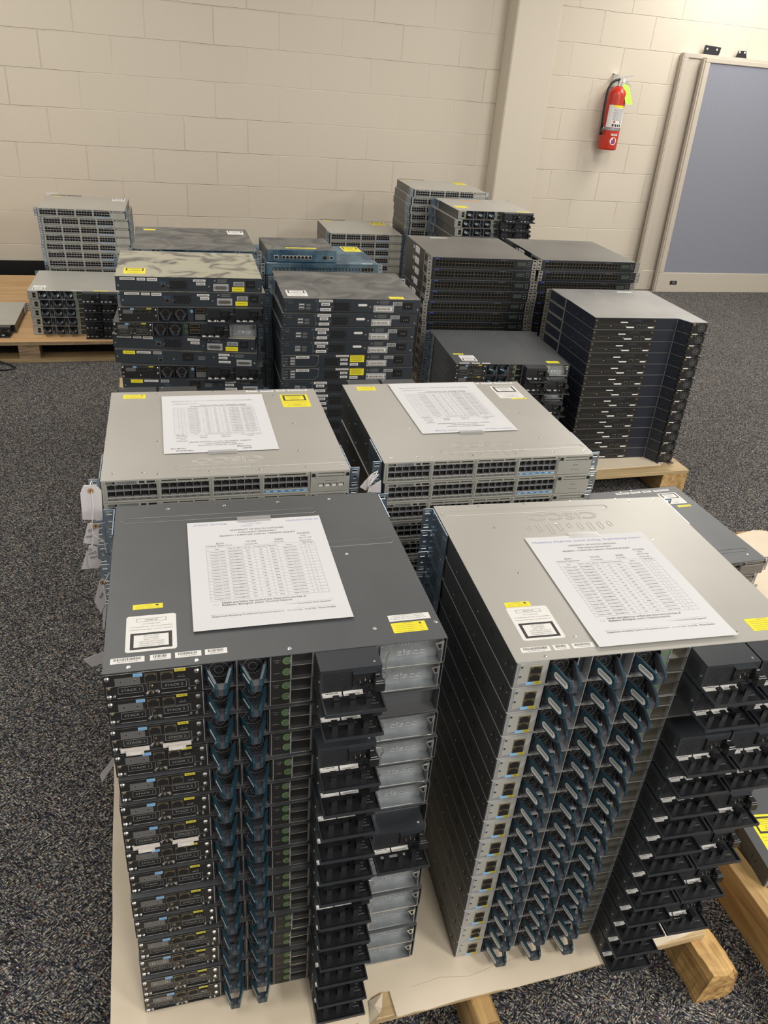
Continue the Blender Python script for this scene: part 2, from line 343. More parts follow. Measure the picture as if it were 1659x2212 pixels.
# ------------------------------------------------------------------ device parts (mm; x right, y away from the viewer, heights measured down from the unit's top)
def Zt(t): return H + t
class DB(MB):
    """MB whose z values are given from the top of a 1U device"""
    def tb(s, x0, x1, y0, y1, z0, z1, mt): return s.box(x0, x1, y0, y1, Zt(z0), Zt(z1), mt)
def shell(root, top, side, depth, cavity=18, mid='galvanised', walls=(), back=True):
    m = DB()
    m.tb(-222.5, 222.5, cavity, depth, -43.6, -1.2, side)
    m.tb(-222.5, 222.5, 0, depth + .2, -1.2, 0, top)
    m.tb(-222.5, -221.2, 0, cavity, -43.6, -1.2, side); m.tb(221.2, 222.5, 0, cavity, -43.6, -1.2, side)
    m.tb(-221.2, 221.2, 0, cavity, -43.6, -42.6, mid)
    for x, w in walls: m.tb(x - w / 2, x + w / 2, 0.5, cavity, -42.6, -1.2, mid)
    # side marks: screws and punched slots
    for sx in (-1, 1):
        for y, z in ((30, -28), (10, -17), (149, -30), (256, -33), (330, -20)):
            m.cyl((y, Zt(z)), 1.6, 'x', sx * 222.4, sx * 223.0, 'silver', n=8)
        for y in (22, 84, 92, 210): m.box(sx * 222.5 - .2, sx * 222.5 + .2, y, y + 2.2, Zt(-26), Zt(-16), 'hole')
    return m.build('chassis', root)
def screw(m, x, z, r=3.4, y=-1.6, mt='silver'):
    m.cyl((x, Zt(z)), r * 1.05, 'y', y, y - 2.0, mt, n=10, r1=r * .6); m.box(x - r * .35, x + r * .35, y - 2.15, y - 2.0, Zt(z) - .3, Zt(z) + .3, 'hole')
    m.box(x - .3, x + .3, y - 2.15, y - 2.0, Zt(z) - r * .35, Zt(z) + r * .35, 'hole')
def barcode(m, x0, x1, z0, z1, y, seed=1, mt='ink_grey'):
    rn = random.Random(seed); x = x0
    while x < x1:
        w = rn.choice((.5, .8, 1.2)); m.box(x, min(x + w, x1), y - .12, y, z0, z1, mt); x += w + rn.choice((.5, .8))
def rj45(m, x0, x1, z0, z1, y=-1.5, frame_m='gold'):
    """metal-shielded jack with a stepped black mouth"""
    m.box(x0, x1, y - 1.2, y + 4, z0, z1, frame_m)
    w = x1 - x0; h = z1 - z0
    m.prism([(x0 + .06 * w, z0 + .08 * h), (x1 - .06 * w, z0 + .08 * h), (x1 - .06 * w, z0 + .74 * h), (x1 - .24 * w, z0 + .74 * h), (x1 - .24 * w, z0 + .92 * h), (x0 + .24 * w, z0 + .92 * h), (x0 + .24 * w, z0 + .74 * h), (x0 + .06 * w, z0 + .74 * h)], 'y', y - 1.4, y - 1.2, 'hole')
def stack_module(root, boxes=True, silver_blank=False):
    m = DB(); m.tb(-222, -104.5, -1.5, 3, -42.4, -1.6, 'black_panel'); m.tb(-222, -104.5, -1.7, -1.5, -1.9, -1.5, 'silver'); m.tb(-105, -104.4, -1.7, -1.5, -42, -1.9, 'grey_label')
    for x, z in ((-218, -8), (-111, -9), (-111, -27), (-217.5, -37.8)): screw(m, x, z)
    m.tb(-209, -179, -2.2, -1.5, -20, -8, 'grey_plate')
    for x in (-202, -185.5): m.cyl((x, Zt(-13.5)), 2, 'y', -2.4, -2.2, 'silver', n=10); m.cyl((x, Zt(-13.5)), 1.1, 'y', -2.6, -2.4, 'hole', n=8)
    m.tb(-187, -176, -1.8, -1.5, -8.2, -3.2, 'blue_label'); m.text('SERIAL', (-181.5, -1.9, Zt(-5.7)), 3.2, 'y', 'ink_blue', w=9)
    rj45(m, -174, -158.7, Zt(-18), Zt(-4.8), frame_m='port_brown'); rj45(m, -155, -139.3, Zt(-18), Zt(-4.8), frame_m='port_brown'); m.tb(-174, -158.7, -2.9, -2.6, -5.6, -4.6, 'gold'); m.tb(-155, -139.3, -2.9, -2.6, -5.6, -4.6, 'gold'); m.tb(-157.8, -156, -3.5, -1.5, -17, -3.5, 'black_plastic')
    m.tb(-137.7, -124, -1.8, -1.5, -6.4, -1.9, 'yellow_small'); m.text('10/100', (-131, -1.9, Zt(-4.1)), 2.8, 'y', 'ink', w=9)
    m.tb(-136, -124.5, -3, -1.5, -16.4, -9.2, 'black_plastic'); m.tb(-135, -125.5, -3.2, -3, -14.6, -13.6, 'silver'); m.tb(-132.5, -131.5, -3.3, -3, -11.6, -10.6, 'silver'); m.tb(-128, -127, -3.3, -3, -11.6, -10.6, 'silver')
    if boxes:
        for x0, x1, t, z0, z1 in ((-206.5, -176.5, 'STACK 1', -34, -23), (-154.5, -124, 'STACK 2', -33, -22)):
            for a in ((x0, x1, z1 - .4, z1), (x0, x1, z0, z0 + .4), (x0, x0 + .4, z0, z1), (x1 - .4, x1, z0, z1)): m.tb(a[0], a[1], -1.7, -1.5, a[2], a[3], 'print_grey')
            m.text(t, ((x0 + x1) / 2, -1.7, Zt((z0 + z1) / 2)), 5.2, 'y', 'print_grey', w=22)
        for seg in (((-220, -35.5), (-220, -22), (-214, -20.8), (-172, -20.8), (-172, -34), (-169.5, -36)), ((-169, -20.8), (-169, -33.5), (-162, -33.5), (-158, -36.5)), ((-169, -20.8), (-121, -20.8), (-121, -33), (-113, -33), (-113, -36))):
            for a, b_ in zip(seg, seg[1:]):
                m.tb(min(a[0], b_[0]), max(a[0], b_[0]) + .35, -1.65, -1.5, min(a[1], b_[1]), max(a[1], b_[1]) + .35, 'print_grey')
        for x, z in ((-217, -23.5), (-166, -25.5), (-211, -37), (-172.5, -37.5), (-165.5, -36.5), (-158.5, -37), (-121, -37), (-113.5, -37.6)): screw(m, x, z, 2.0, mt='gold' if x in (-217, -166, -165.5) else 'silver')
        m.tb(-208, -176.5, -3.5, -1.5, -38.4, -35.8, 'hole'); m.tb(-208, -176.5, -3.7, -1.5, -38.9, -38.1, 'bezel_metal'); m.tb(-155.3, -123.6, -3.5, -1.5, -37.8, -35.2, 'hole'); m.tb(-155.3, -123.6, -3.7, -1.5, -38.3, -37.5, 'bezel_metal')
    else:
        for x in (-165, -217): screw(m, x, -34 if x == -165 else -25, 3.0)
    return m.build('network_module', root)
def stack_cap(root, x0):
    m = DB(); m.tb(x0, x0 + 36, -7, -3.7, -40, -34.5, 'cap'); m.tb(x0 + 7, x0 + 29, -12, -7, -41, -35, 'cap'); m.tb(x0 + 12, x0 + 25, -12.4, -12, -39.2, -36.5, 'white_label')
    return m.build('stack_port_cap', root, bevel=.8, label='off-white plastic port cap')
def fan_module(root, x0, w, label_left=False, big=False, y_end=-35, hub='handle_grey', simple=False):
    """honeycomb fan bay with a V of two tall curved levers joined by a bridge"""
    m = DB(); x1 = x0 + w; yb = 9
    m.tb(x0, x1, yb, yb + 2, -41.5, -1.5, 'black_panel' if simple else 'handle_grey'); m.hexes(x0 + .5, x1 - .5, Zt(-41), Zt(-2), 5.0, 'y', yb - .1, 'hole', fill=.50)
    cx = (x0 + x1) / 2
    if not simple:
        m.ring((cx, Zt(-20)), 12, 12.8, 'y', yb - .3, 'galvanised', n=18)
        m.ring((cx, Zt(-20)), 5.5, 6.1, 'y', yb - .3, 'galvanised', n=14)
    m.tb(x0, x1, 2, yb, -42, -39.5, 'handle_grey'); m.tb(x0, x0 + 1.5, 0, yb, -42, -4, 'black_plastic'); m.tb(x1 - 1.5, x1, 0, yb, -42, -4, 'black_plastic')
    f = m.build('fan_module', root)
    h = DB(); t = 3.4; inset = 12.5 if not big else 11
    for sgn, xs in ((1, x0 + 1), (-1, x1 - 1)):
        # lever outline in the (y, z) plane, sheared inward as it comes forward
        out = [(7, -10), (-4, -7), (y_end + 5, -9), (y_end + 1, -11), (y_end, -14), (y_end, -24), (y_end + 3, -27), (-10, -26), (5, -22)]
        n = len(out); vs = []
        for off in (0, t):
            for y, z in out:
                k = (6 - y) / (6 - y_end); vs.append((xs + sgn * (inset * k + off), y, Zt(z)))
        fs = [(tuple(range(n)), 'handle_teal'), (tuple(range(2 * n - 1, n - 1, -1)), 'handle_grey')]
        for i in range(n): fs.append(((i, (i + 1) % n, n + (i + 1) % n, n + i), 'handle_teal' if i in (1, 2, 3, 4, 5) else 'handle_grey'))
        for f_, mt in fs: h.add(vs, [f_], mt)
        # pale sticker on the outer cheek of the lever
        if sgn == 1 or label_left:
            lz = [(-24, -13.5), (-8, -13.0)] if False else None
            ya, yb2 = (-8, y_end + 4); za, zb = (-23, -13)
            def Q(y, z):
                k = (6 - y) / (6 - y_end); return (xs + sgn * (inset * k - .15), y, Zt(z))
            cap_pts = [(ya - 3, za), (ya, za + 3), (ya, zb - 3), (ya - 3, zb), (yb2 + 3, zb), (yb2, zb - 3), (yb2, za + 3), (yb2 + 3, za)] if label_left else [(ya, -17), (ya - 4, -12), (yb2, -11.5), (yb2, -15)]
            h.add([Q(*q) for q in cap_pts], [tuple(range(len(cap_pts)))], 'white_label')
            if label_left and sgn == 1:
                yy = ya - 2.5
                while yy > yb2 + 3:
                    h.add([tuple(a + b_ for a, b_ in zip(Q(yy - dy, z), (-.12, 0, 0))) for dy, z in ((0, za + 3.5), (0, zb - 1.5), (.7, zb - 1.5), (.7, za + 3.5))], [(0, 1, 2, 3)], 'ink_grey'); yy -= 1.5
    xa, xb = x0 + 1 + inset + 1, x1 - 1 - inset - 1
    h.prism([(xa, y_end + 1), (xb, y_end + 1), (xb + 3, y_end + 12), (xa - 3, y_end + 12)], 'z', Zt(-26), Zt(-15), 'handle_grey')
    h.build('handle', f, label='teal and grey V-shaped pull handle')
    return f
def spower(root, x0=-18, x1=9, y=-.5, text=True):
    m = DB(); m.tb(x0, x1, y, 6, -42, -1.5, 'black_panel'); m.tb(x0, x0 + .5, y - .2, y, -42, -1.5, 'grey_label'); m.tb(x1 - 1.2, x1, y - 1, y, -42, -1.5, 'bezel_metal')
    for z in (-9.5, -28.5):
        m.ring((x1 - 5.5, Zt(z)), 3.7, 5.0, 'y', y - .25, 'green_ring', t0=.5, t1=2 * PI - .5); m.ring((x1 - 5.5, Zt(z)), 5.5, 6.2, 'y', y - .25, 'green_ring', t0=.5, t1=2 * PI - .5)
        m.cyl((x1 - 5.5, Zt(z)), 3.0, 'y', y - .3, y - .2, 'grey_plate'); m.cyl((x1 - 2, Zt(z)), 1.3, 'y', y - 1.5, y, 'silver', n=8)
    if text:
        m.text('S-PWR 1', (x0 + 8, y - .1, Zt(-8)), 2.2, 'y', 'print_grey', w=9); m.text('XPS', (x0 + 8, y - .1, Zt(-11.5)), 2.2, 'y', 'print_grey', w=5); m.text('S-PWR 2', (x0 + 8, y - .1, Zt(-30)), 2.2, 'y', 'print_grey', w=9)
    return m.build('stack_power_panel', root)
def slots(root, x0, x1, inner='hole'):
    m = DB(); m.tb(x0, x1, 5, 8, -42, -1.5, inner)
    for z in (-17.8,): m.tb(x0, x1, -1.4, 6, z - .8, z + .6, 'silver')
    m.tb(x0, x1, -1, 5, -42.4, -40.8, 'silver'); m.tb(x1 - .8, x1 + .2, -1, 5, -42, -1.5, 'bezel_metal')
    return m.build('stack_power_ports', root)
def psu(root, x0, side_hex=True, y_out=-38, tray=-76, w=81, hexes=True):
    x1 = x0 + w; m = DB()
    m.tb(x0, x1, y_out, 16, -42.2, -.8, 'psu_steel')
    if hexes:
        m.hexes(x0 + 3, x0 + w * .54, Zt(-40), Zt(-5), 3.6, 'y', y_out - .1, 'hole', fill=.40); m.hexes(x0 + w * .54, x1 - 14, Zt(-41), Zt(-34), 3.6, 'y', y_out - .1, 'hole', fill=.40)
        if side_hex: m.hexes(y_out + 10, -4, Zt(-36), Zt(-7), 3.8, 'x', x0 - .1, 'hole', fill=.40)
    m.cyl((y_out + 5, Zt(-22)), 1.8, 'x', x0 - .8, x0, 'silver', n=8); m.cyl((x1 - 9, y_out + 8), 1.8, 'z', Zt(-.8), Zt(-.2), 'silver', n=8)
    ps = m.build('power_supply', root)
    i = DB(); xa = x0 + w * .53
    i.tb(xa, xa + 30, y_out - 3, y_out, -30, -8, 'black_plastic'); i.prism([(xa + 3, Zt(-27)), (xa + 27, Zt(-27)), (xa + 27, Zt(-14)), (xa + 23, Zt(-10)), (xa + 7, Zt(-10)), (xa + 3, Zt(-14))], 'y', y_out - 3.2, y_out - 3, 'hole')
    for k, dz in ((8.5, -19), (15, -16), (21.5, -19)): i.tb(xa + k - .7, xa + k + .7, y_out - 6, y_out - 3, dz - 3, dz, 'silver')
    i.tb(xa - 1, xa + 31, y_out - 5, y_out, -8, -6.6, 'psu_steel'); i.build('power_inlet', ps)
    l = DB(); l.tb(x1 - 12, x1 - 1, y_out - 17, y_out, -27, -12, 'black_plastic'); l.tb(x1 - 11, x1 - 4, y_out - 8, y_out - .5, -12, -8.5, 'black_plastic'); l.tb(x1 - 13.5, x1 + .5, y_out - 19, y_out - 9, -29, -14, 'black_plastic'); l.build('release_lever', ps, bevel=.8)
    t = DB(); ha, hb, hc, hd = x0 + 12, x0 + 50, tray + 24, y_out - 9
    t.tb(x0 + .5, ha, tray, y_out + 2, -43.2, -42, 'black_plastic'); t.tb(hb, x1 - 1, tray, y_out + 2, -43.2, -42, 'black_plastic'); t.tb(ha, hb, tray, hc, -43.2, -42, 'black_plastic'); t.tb(ha, hb, hd, y_out + 2, -43.2, -42, 'black_plastic')
    if tray > -40: t.tb(ha, hb, tray, y_out, -43.2, -42, 'black_plastic')
    t.tb(x0 + .5, x1 - 1, tray - 1.5, tray, -43.6, -38.5, 'psu_steel'); t.tb(x0 + .5, x0 + 2.5, tray, y_out, -43.2, -37.5, 'psu_steel'); t.tb(x1 - 3, x1 - 1, tray, y_out, -43.2, -38.5, 'psu_steel')
    for k in (14, 35, 56):
        t.tb(x0 + k, x0 + k + 8, tray + 14, tray + 17, -42, -31, 'black_plastic'); t.tb(x0 + k, x0 + k + 8, tray + 14, tray + 23, -32, -29.5, 'black_plastic')
    for j, s in enumerate(('TYC', 'OL', '32-2016')): t.text(s, (x0 + 68, tray + 24 - j * 5, Zt(-41.9)), 3.0, 'z', 'print_grey')
    t.build('cord_tray', ps)
    lb = DB(); lb.tb(x0 + 3, x0 + 29, y_out - 5.5, y_out - .3, -41.9, -41.2, 'white_label'); lb.tb(x0 + 31, x0 + 57, y_out - 5.5, y_out - .3, -41.9, -41.2, 'white_label')
    lb.tb(x0 + 3, x0 + 29, y_out - .6, y_out - .2, -41.5, -38.2, 'white_label'); lb.tb(x0 + 31, x0 + 57, y_out - .6, y_out - .2, -41.5, -38.2, 'white_label')
    barcode(lb, x0 + 8, x0 + 24, Zt(-40.8), Zt(-38.9), y_out - .6, 5, 'ink'); lb.text('COUPAE1BAA', (x0 + 44, y_out - 3.4, Zt(-41.1)), 3.2, 'z', 'ink', w=18)
    lb.build('barcode_label', ps)
    return ps
def blank_plate(root, x0, x1):
    m = DB(); m.tb(x0, x1, 13, 15, -41.5, -1.5, 'galvanised'); m.tb(x0, x1, -1, 15, -43, -41.2, 'galvanised'); m.tb(x0, x1 + 1, -2.2, -1, -42.8, -41, 'silver')
    m.tb(x0 - 1.5, x0, -3, 14, -41, -3, 'galvanised'); m.tb(x1 - .5, x1 + 1, -3, 14, -41, -3, 'galvanised')
    m.prism([(x1 - 12, Zt(-5)), (x1 - 1, Zt(-3)), (x1 - 1, Zt(-16)), (x1 - 6, Zt(-17))], 'y', -4, -3.2, 'silver'); m.prism([(x1 - 9, Zt(-7)), (x1 - 3, Zt(-6)), (x1 - 3, Zt(-14)), (x1 - 5.5, Zt(-14.5))], 'y', -4.2, -4, 'hole')
    m.prism([(x0 - 1, Zt(-2)), (x0 + 10, Zt(-4)), (x0 + 13, Zt(-12)), (x0 + 9, Zt(-20)), (x0 + 9, Zt(-40)), (x0 + 7, Zt(-41)), (x0 + 7, Zt(-20)), (x0 + 10, Zt(-12)), (x0 + 8, Zt(-5)), (x0 - 1, Zt(-3.2))], 'y', -4, -3, 'silver')
    cx = (x0 + x1) / 2 + 4
    m.text('cisco', (cx, 12.6, Zt(-29)), 14, 'y', 'bezel_metal', w=44, outline=True)
    for k, hh in enumerate((2.5, 4.5, 7, 4.5, 2.5, 4.5, 7, 4.5, 2.5)): m.tb(cx - 21 + k * 5.0, cx - 20 + k * 5.0, 12.2, 13, -15, -15 + hh, 'bezel_metal')
    return m.build('bay_cover', root, label='galvanised blank cover embossed with a maker\'s mark')
def ears(root, depth, y0, zinc='zinc', run=90, sides=(-1, 1), perforated=True, ew=17.5, left_holes=True):
    """rack ears: y0 = where the flange stands, run = length of the plate along the side (toward the other end)"""
    d = 1 if y0 < depth / 2 else -1
    for sx in sides:
        m = DB(); x0 = sx * 224.8; x1 = sx * (224.8 + ew)
        lo, hi = min(x0, x1), max(x0, x1); c = (lo + hi) / 2
        m.frame(lo, hi, Zt(-43.2), Zt(-.8), y0 - .9, y0 + .9, [(c - 4.5, c + 4.5, Zt(-10.5), Zt(-5.5)), (c - 2.6, c + 2.6, Zt(-24.5), Zt(-19.5)), (c - 4.5, c + 4.5, Zt(-38.5), Zt(-33.5))], zinc)
        for z in (-8, -36): 
            for a in (Zt(z) - 3.4, Zt(z) + 2.6): m.box(c - 5.5, c + 5.5, y0 - 1.5, y0 - .9, a, a + .8, 'silver')
        ya, yb = sorted((y0, y0 + d * run)); m.box(sx * 224.8 - .9, sx * 224.8 + .9, ya, yb, Zt(-43), Zt(-1), zinc)
        if perforated and sx < 0:
            m.hexes(ya + 22, yb - 8, Zt(-40), Zt(-5), 5.6, 'x', -225.85, 'hole', fill=.36)
            for y in (ya + 8, ya + 16): m.cyl((y, Zt(-14)), 2.3, 'x', -225.9, -226.2, 'silver', n=8)
        m.build('rack_ear', root)
def clip_screw(m, x, y, z=0, r=3.0, mt='silver'):
    m.cyl((x, y), r, 'z', H + z, H + z + .7, mt, n=10, r1=r * .7); m.box(x - r * .3, x + r * .3, y - .3, y + .3, H + z + .7, H + z + .8, 'grey_plate'); m.box(x - .3, x + .3, y - r * .3, y + r * .3, H + z + .7, H + z + .8, 'grey_plate')

# ---- rear of the dark 24/48 port switch with STACK 1 / STACK 2 cable ports
def make_dark_rear(depth=410, second='cover', first=True, caps=False, ear='zinc'):
    r = empty('network_switch')
    shell(r, 'dark_paint', 'dark_paint', depth, 20, 'grey_plate', walls=((-104, 1), (-61, 2.5), (-18.5, 1), (9.5, 1), (38.5, 2.5), (124.5, 6)))
    stack_module(r)
    if caps: stack_cap(r, -211); stack_cap(r, -158)
    fan_module(r, -103, 40); fan_module(r, -60, 40)
    spower(r); slots(r, 10, 37.5)
    if first: psu(r, 40)
    if second == 'cover': blank_plate(r, 129, 216)
    elif second == 'psu': psu(r, 126)
    ears(r, depth, depth - 6, ear, 80)
    return r
# ---- rear of the light switch: console jacks, three fans, two power supplies
def make_light_rear(depth=410, fans_simple=False, ear='zinc', second=True, hexes=True, first=True):
    r = empty('network_switch')
    shell(r, 'light_paint', 'shaded_side', depth, 34, 'bezel_metal', walls=((-175, 1), (-132, 1.5), (-112, 1.5), (-70, 1.5), (-50, 1.5), (-9, 1.5), (7, 1), (36, 1.5), (121, 1.5)))
    m = DB(); m.tb(-221, -176, -1.2, 6, -42.2, -1.4, 'bezel_metal'); m.tb(-216.5, -177.5, -1.6, -1.2, -38, -3, 'bezel')
    for z in (-8, -24.3): m.cyl((-214, Zt(z)), 3, 'y', -2, -1.6, 'bezel_metal', n=12); m.cyl((-214, Zt(z)), 1.5, 'y', -2.1, -2, 'hole', n=8)
    rj45(m, -201.5, -185, Zt(-20.8), Zt(-8)); rj45(m, -201.5, -185, Zt(-34), Zt(-21.5))
    m.tb(-204, -192.5, -1.9, -1.5, -40, -34.5, 'blue_label'); m.tb(-192.4, -182, -1.9, -1.5, -40, -34.5, 'yellow_small'); m.text('CONSOLE', (-208, -1.8, Zt(-38)), 2, 'y', 'ink_blue', w=8); m.text('MGMT', (-187, -2, Zt(-38)), 2.2, 'y', 'ink', w=6)
    m.build('console_panel', r)
    for x0 in (-173, -110, -49): fan_module(r, x0, 40, label_left=True, big=True, y_end=-40, simple=fans_simple)
    sp = DB(); sp.tb(-8, 7, 2, 8, -42, -1.5, 'galvanised')
    for z in (-9, -27): sp.ring((1, Zt(z)), 4, 5.2, 'y', 1.8, 'green_ring'); sp.ring((1, Zt(z)), 1.5, 2.4, 'y', 1.8, 'green_ring')
    sp.build('stack_power_panel', r); slots(r, 7.5, 35, 'slot_brown')
    for x in (-131, -69): b = DB(); b.tb(x, x + 18, 16, 20, -42, -1.5, 'psu_steel'); b.tb(x + 3, x + 7, 10, 16, -40, -28, 'galvanised'); b.build('divider', r)
    if first: psu(r, 36.5, y_out=-40, tray=-74, w=83, hexes=hexes)
    if second: psu(r, 122.5, y_out=-40, tray=-74, w=83, hexes=hexes)
    ears(r, depth, depth - 6, ear, 90)
    return r
# ---- front of the 48 port switch
def port_bank(root, x0, x1, z0, z1, cols, rows, frame_m, y=0.0, pins='bezel_metal', name='port_bank'):
    m = MB(); w = (x1 - x0) / cols; h = (z1 - z0) / rows
    m.box(x0, x1, y + 6, y + 8, z0, z1, 'hole')
    for i in range(cols + 1): m.box(x0 + i * w - .4, x0 + i * w + .4, y, y + 6, z0, z1, frame_m)
    for j in range(rows + 1): m.box(x0, x1, y, y + 6, z0 + j * h - (.7 if 0 < j < rows else .3), z0 + j * h + (.7 if 0 < j < rows else .3), frame_m)
    for j in range(rows):
        for i in range(cols):
            cx = x0 + (i + .5) * w; zb = z0 + j * h
            up = j == rows - 1 and rows > 1
            for k in (-1, 1):
                a, b = sorted((cx + k * w * .28, cx + k * w * .46)); m.box(a, b, y + 1.5, y + 6, zb + (h * .74 if up else h * .06), zb + (h * .94 if up else h * .26), 'hole')
                a, b = sorted((cx + k * w * .20, cx + k * w * .36)); m.box(a, b, y + .6, y + 1.5, zb + (h * .05 if not up else h * .86), zb + (h * .13 if not up else h * .94), pins)
    return m.build(name, root)
def make_front48(depth=410, body='light_paint', side='shaded_side', face='bezel', sfp=False, ear='zinc', psu_back=True, strip='blue_strip', frame_m='bezel_metal', perforated=True, group_marks=True):
    r = empty('network_switch'); banks = ((-213, -129), (-121.5, -38), (-29.5, 53), (61, 142.3))
    m = DB(); m.tb(-222.5, 222.5, 9, depth, -43.6, -1.2, side); m.tb(-222.5, 222.5, 0, depth, -1.2, 0, body); m.tb(-222.5, -221.3, 0, 9, -43.6, -1.2, side); m.tb(221.3, 222.5, 0, 9, -43.6, -1.2, side)
    for y, z in ((30, -28), (149, -30), (256, -33), (330, -20)): m.cyl((y, Zt(z)), 1.6, 'x', -223, -222.4, 'silver', n=8)
    m.build('chassis', r)
    f = DB(); holes = [(a, b, Zt(-34.2), Zt(-9.0)) for a, b in banks] + [(-120, -95, Zt(-6.5), Zt(-3.2)), (-92, -68, Zt(-6.5), Zt(-3.2)), (-65, -40, Zt(-6.5), Zt(-3.2)), (-28, -3, Zt(-6.5), Zt(-3.2)), (0, 25, Zt(-6.5), Zt(-3.2)), (28, 50, Zt(-6.5), Zt(-3.2)), (62, 85, Zt(-6.5), Zt(-3.2)), (88, 138, Zt(-6.5), Zt(-3.2))]
    f.frame(-221.3, 146, Zt(-43.4), Zt(-1.2), -.6, 3, holes, face); f.tb(-221, 146, 8, 9, -43, -1.3, 'hole')
    f.tb(-214, -198, -.8, -.6, -7.4, -2.6, 'grey_plate'); f.cyl((-201, Zt(-5)), 1.9, 'y', -1.2, -.6, 'hole'); f.tb(-196, -162, -.75, -.6, -8, -2.2, 'galvanised')
    for k in range(8): f.tb(-193 + k * 3.6, -191.6 + k * 3.6, -.85, -.75, -4.0, -3.2, 'ink_grey'); f.tb(-193 + k * 3.6, -191.6 + k * 3.6, -.85, -.75, -6.8, -6.0, 'ink_grey')
    f.tb(-158, -149, -.8, -.6, -6.8, -3.0, 'hole'); f.tb(-145, -131, -.8, -.6, -6.8, -3.0, 'hole'); f.tb(-146, -130.4, -.7, -.6, -7.3, -2.4, 'bezel_metal')
    for bi, (a, b) in enumerate(banks):
        f.tb(a, b, -.75, -.6, -40, -36, strip if bi == 3 else 'grey_plate' if group_marks else face)
        for k in range(6): f.tb(a + 3 + k * 14, a + 10 + k * 14, -.85, -.75, -38.6, -37.2, 'white_label' if bi == 3 else 'print_grey')
        for e in (a - 3.6, b + 2.0): f.tb(e, e + 1.4, -1.8, -.6, -43, -2, face)
    f.tb(-221, 146, -1.2, -.6, -35.8, -34.6, face); f.tb(-221, 146, -1.6, -.6, -43.4, -41.6, face)
    f.build('front_bezel', r)
    for a, b in banks: port_bank(r, a, b, Zt(-34.2), Zt(-9.0), 6, 2, frame_m)
    n = DB(); n.frame(147, 221.3, Zt(-43.4), Zt(-1.2), -1.2, 3, [(161, 211, Zt(-6.2), Zt(-4.0)), (161, 211, Zt(-12.5), Zt(-10.2))] + ([(161.5 + k * 12.8, 172.5 + k * 12.8, Zt(-33), Zt(-26)) for k in range(4)] if sfp else []), face)
    n.tb(147, 221, 3, 5, -43, -1.3, 'hole'); n.frame(157, 215, Zt(-15), Zt(-2.2), -1.6, -1.2, [(158, 214, Zt(-14.2), Zt(-3))], 'bezel_metal')
    for x in (152.5, 217.3): n.cyl((x, Zt(-7.5)), 3.4, 'y', -3.4, -1.2, 'rubber')
    if sfp:
        for k in range(4): n.tb(162.5 + k * 12.8, 171 + k * 12.8, -.6, 3, -32.6, -29, 'white_label')
        n.text('NETWORK MODULE', (186, -1.4, Zt(-20)), 2.2, 'y', 'ink_grey', w=24)
    else:
        n.text('BLANK', (186, -1.4, Zt(-22.5)), 3.0, 'y', 'ink_grey', w=11); n.text('C3850-NM-BLANK', (186, -1.4, Zt(-33)), 2.2, 'y', 'ink_grey', w=21)
    n.build('network_module', r)
    ears(r, depth, 10, ear, 100, perforated=perforated)
    if psu_back:
        for x0, x1 in ((-207, -129), (-123, -41)):
            q = DB(); q.tb(x0, x1, depth, depth + 31, -42, -.8, 'psu_steel'); q.cyl((x0 + 7, depth + 25), 1.8, 'z', Zt(-.8), Zt(-.2), 'silver', n=8); q.build('power_supply', r)
    return r
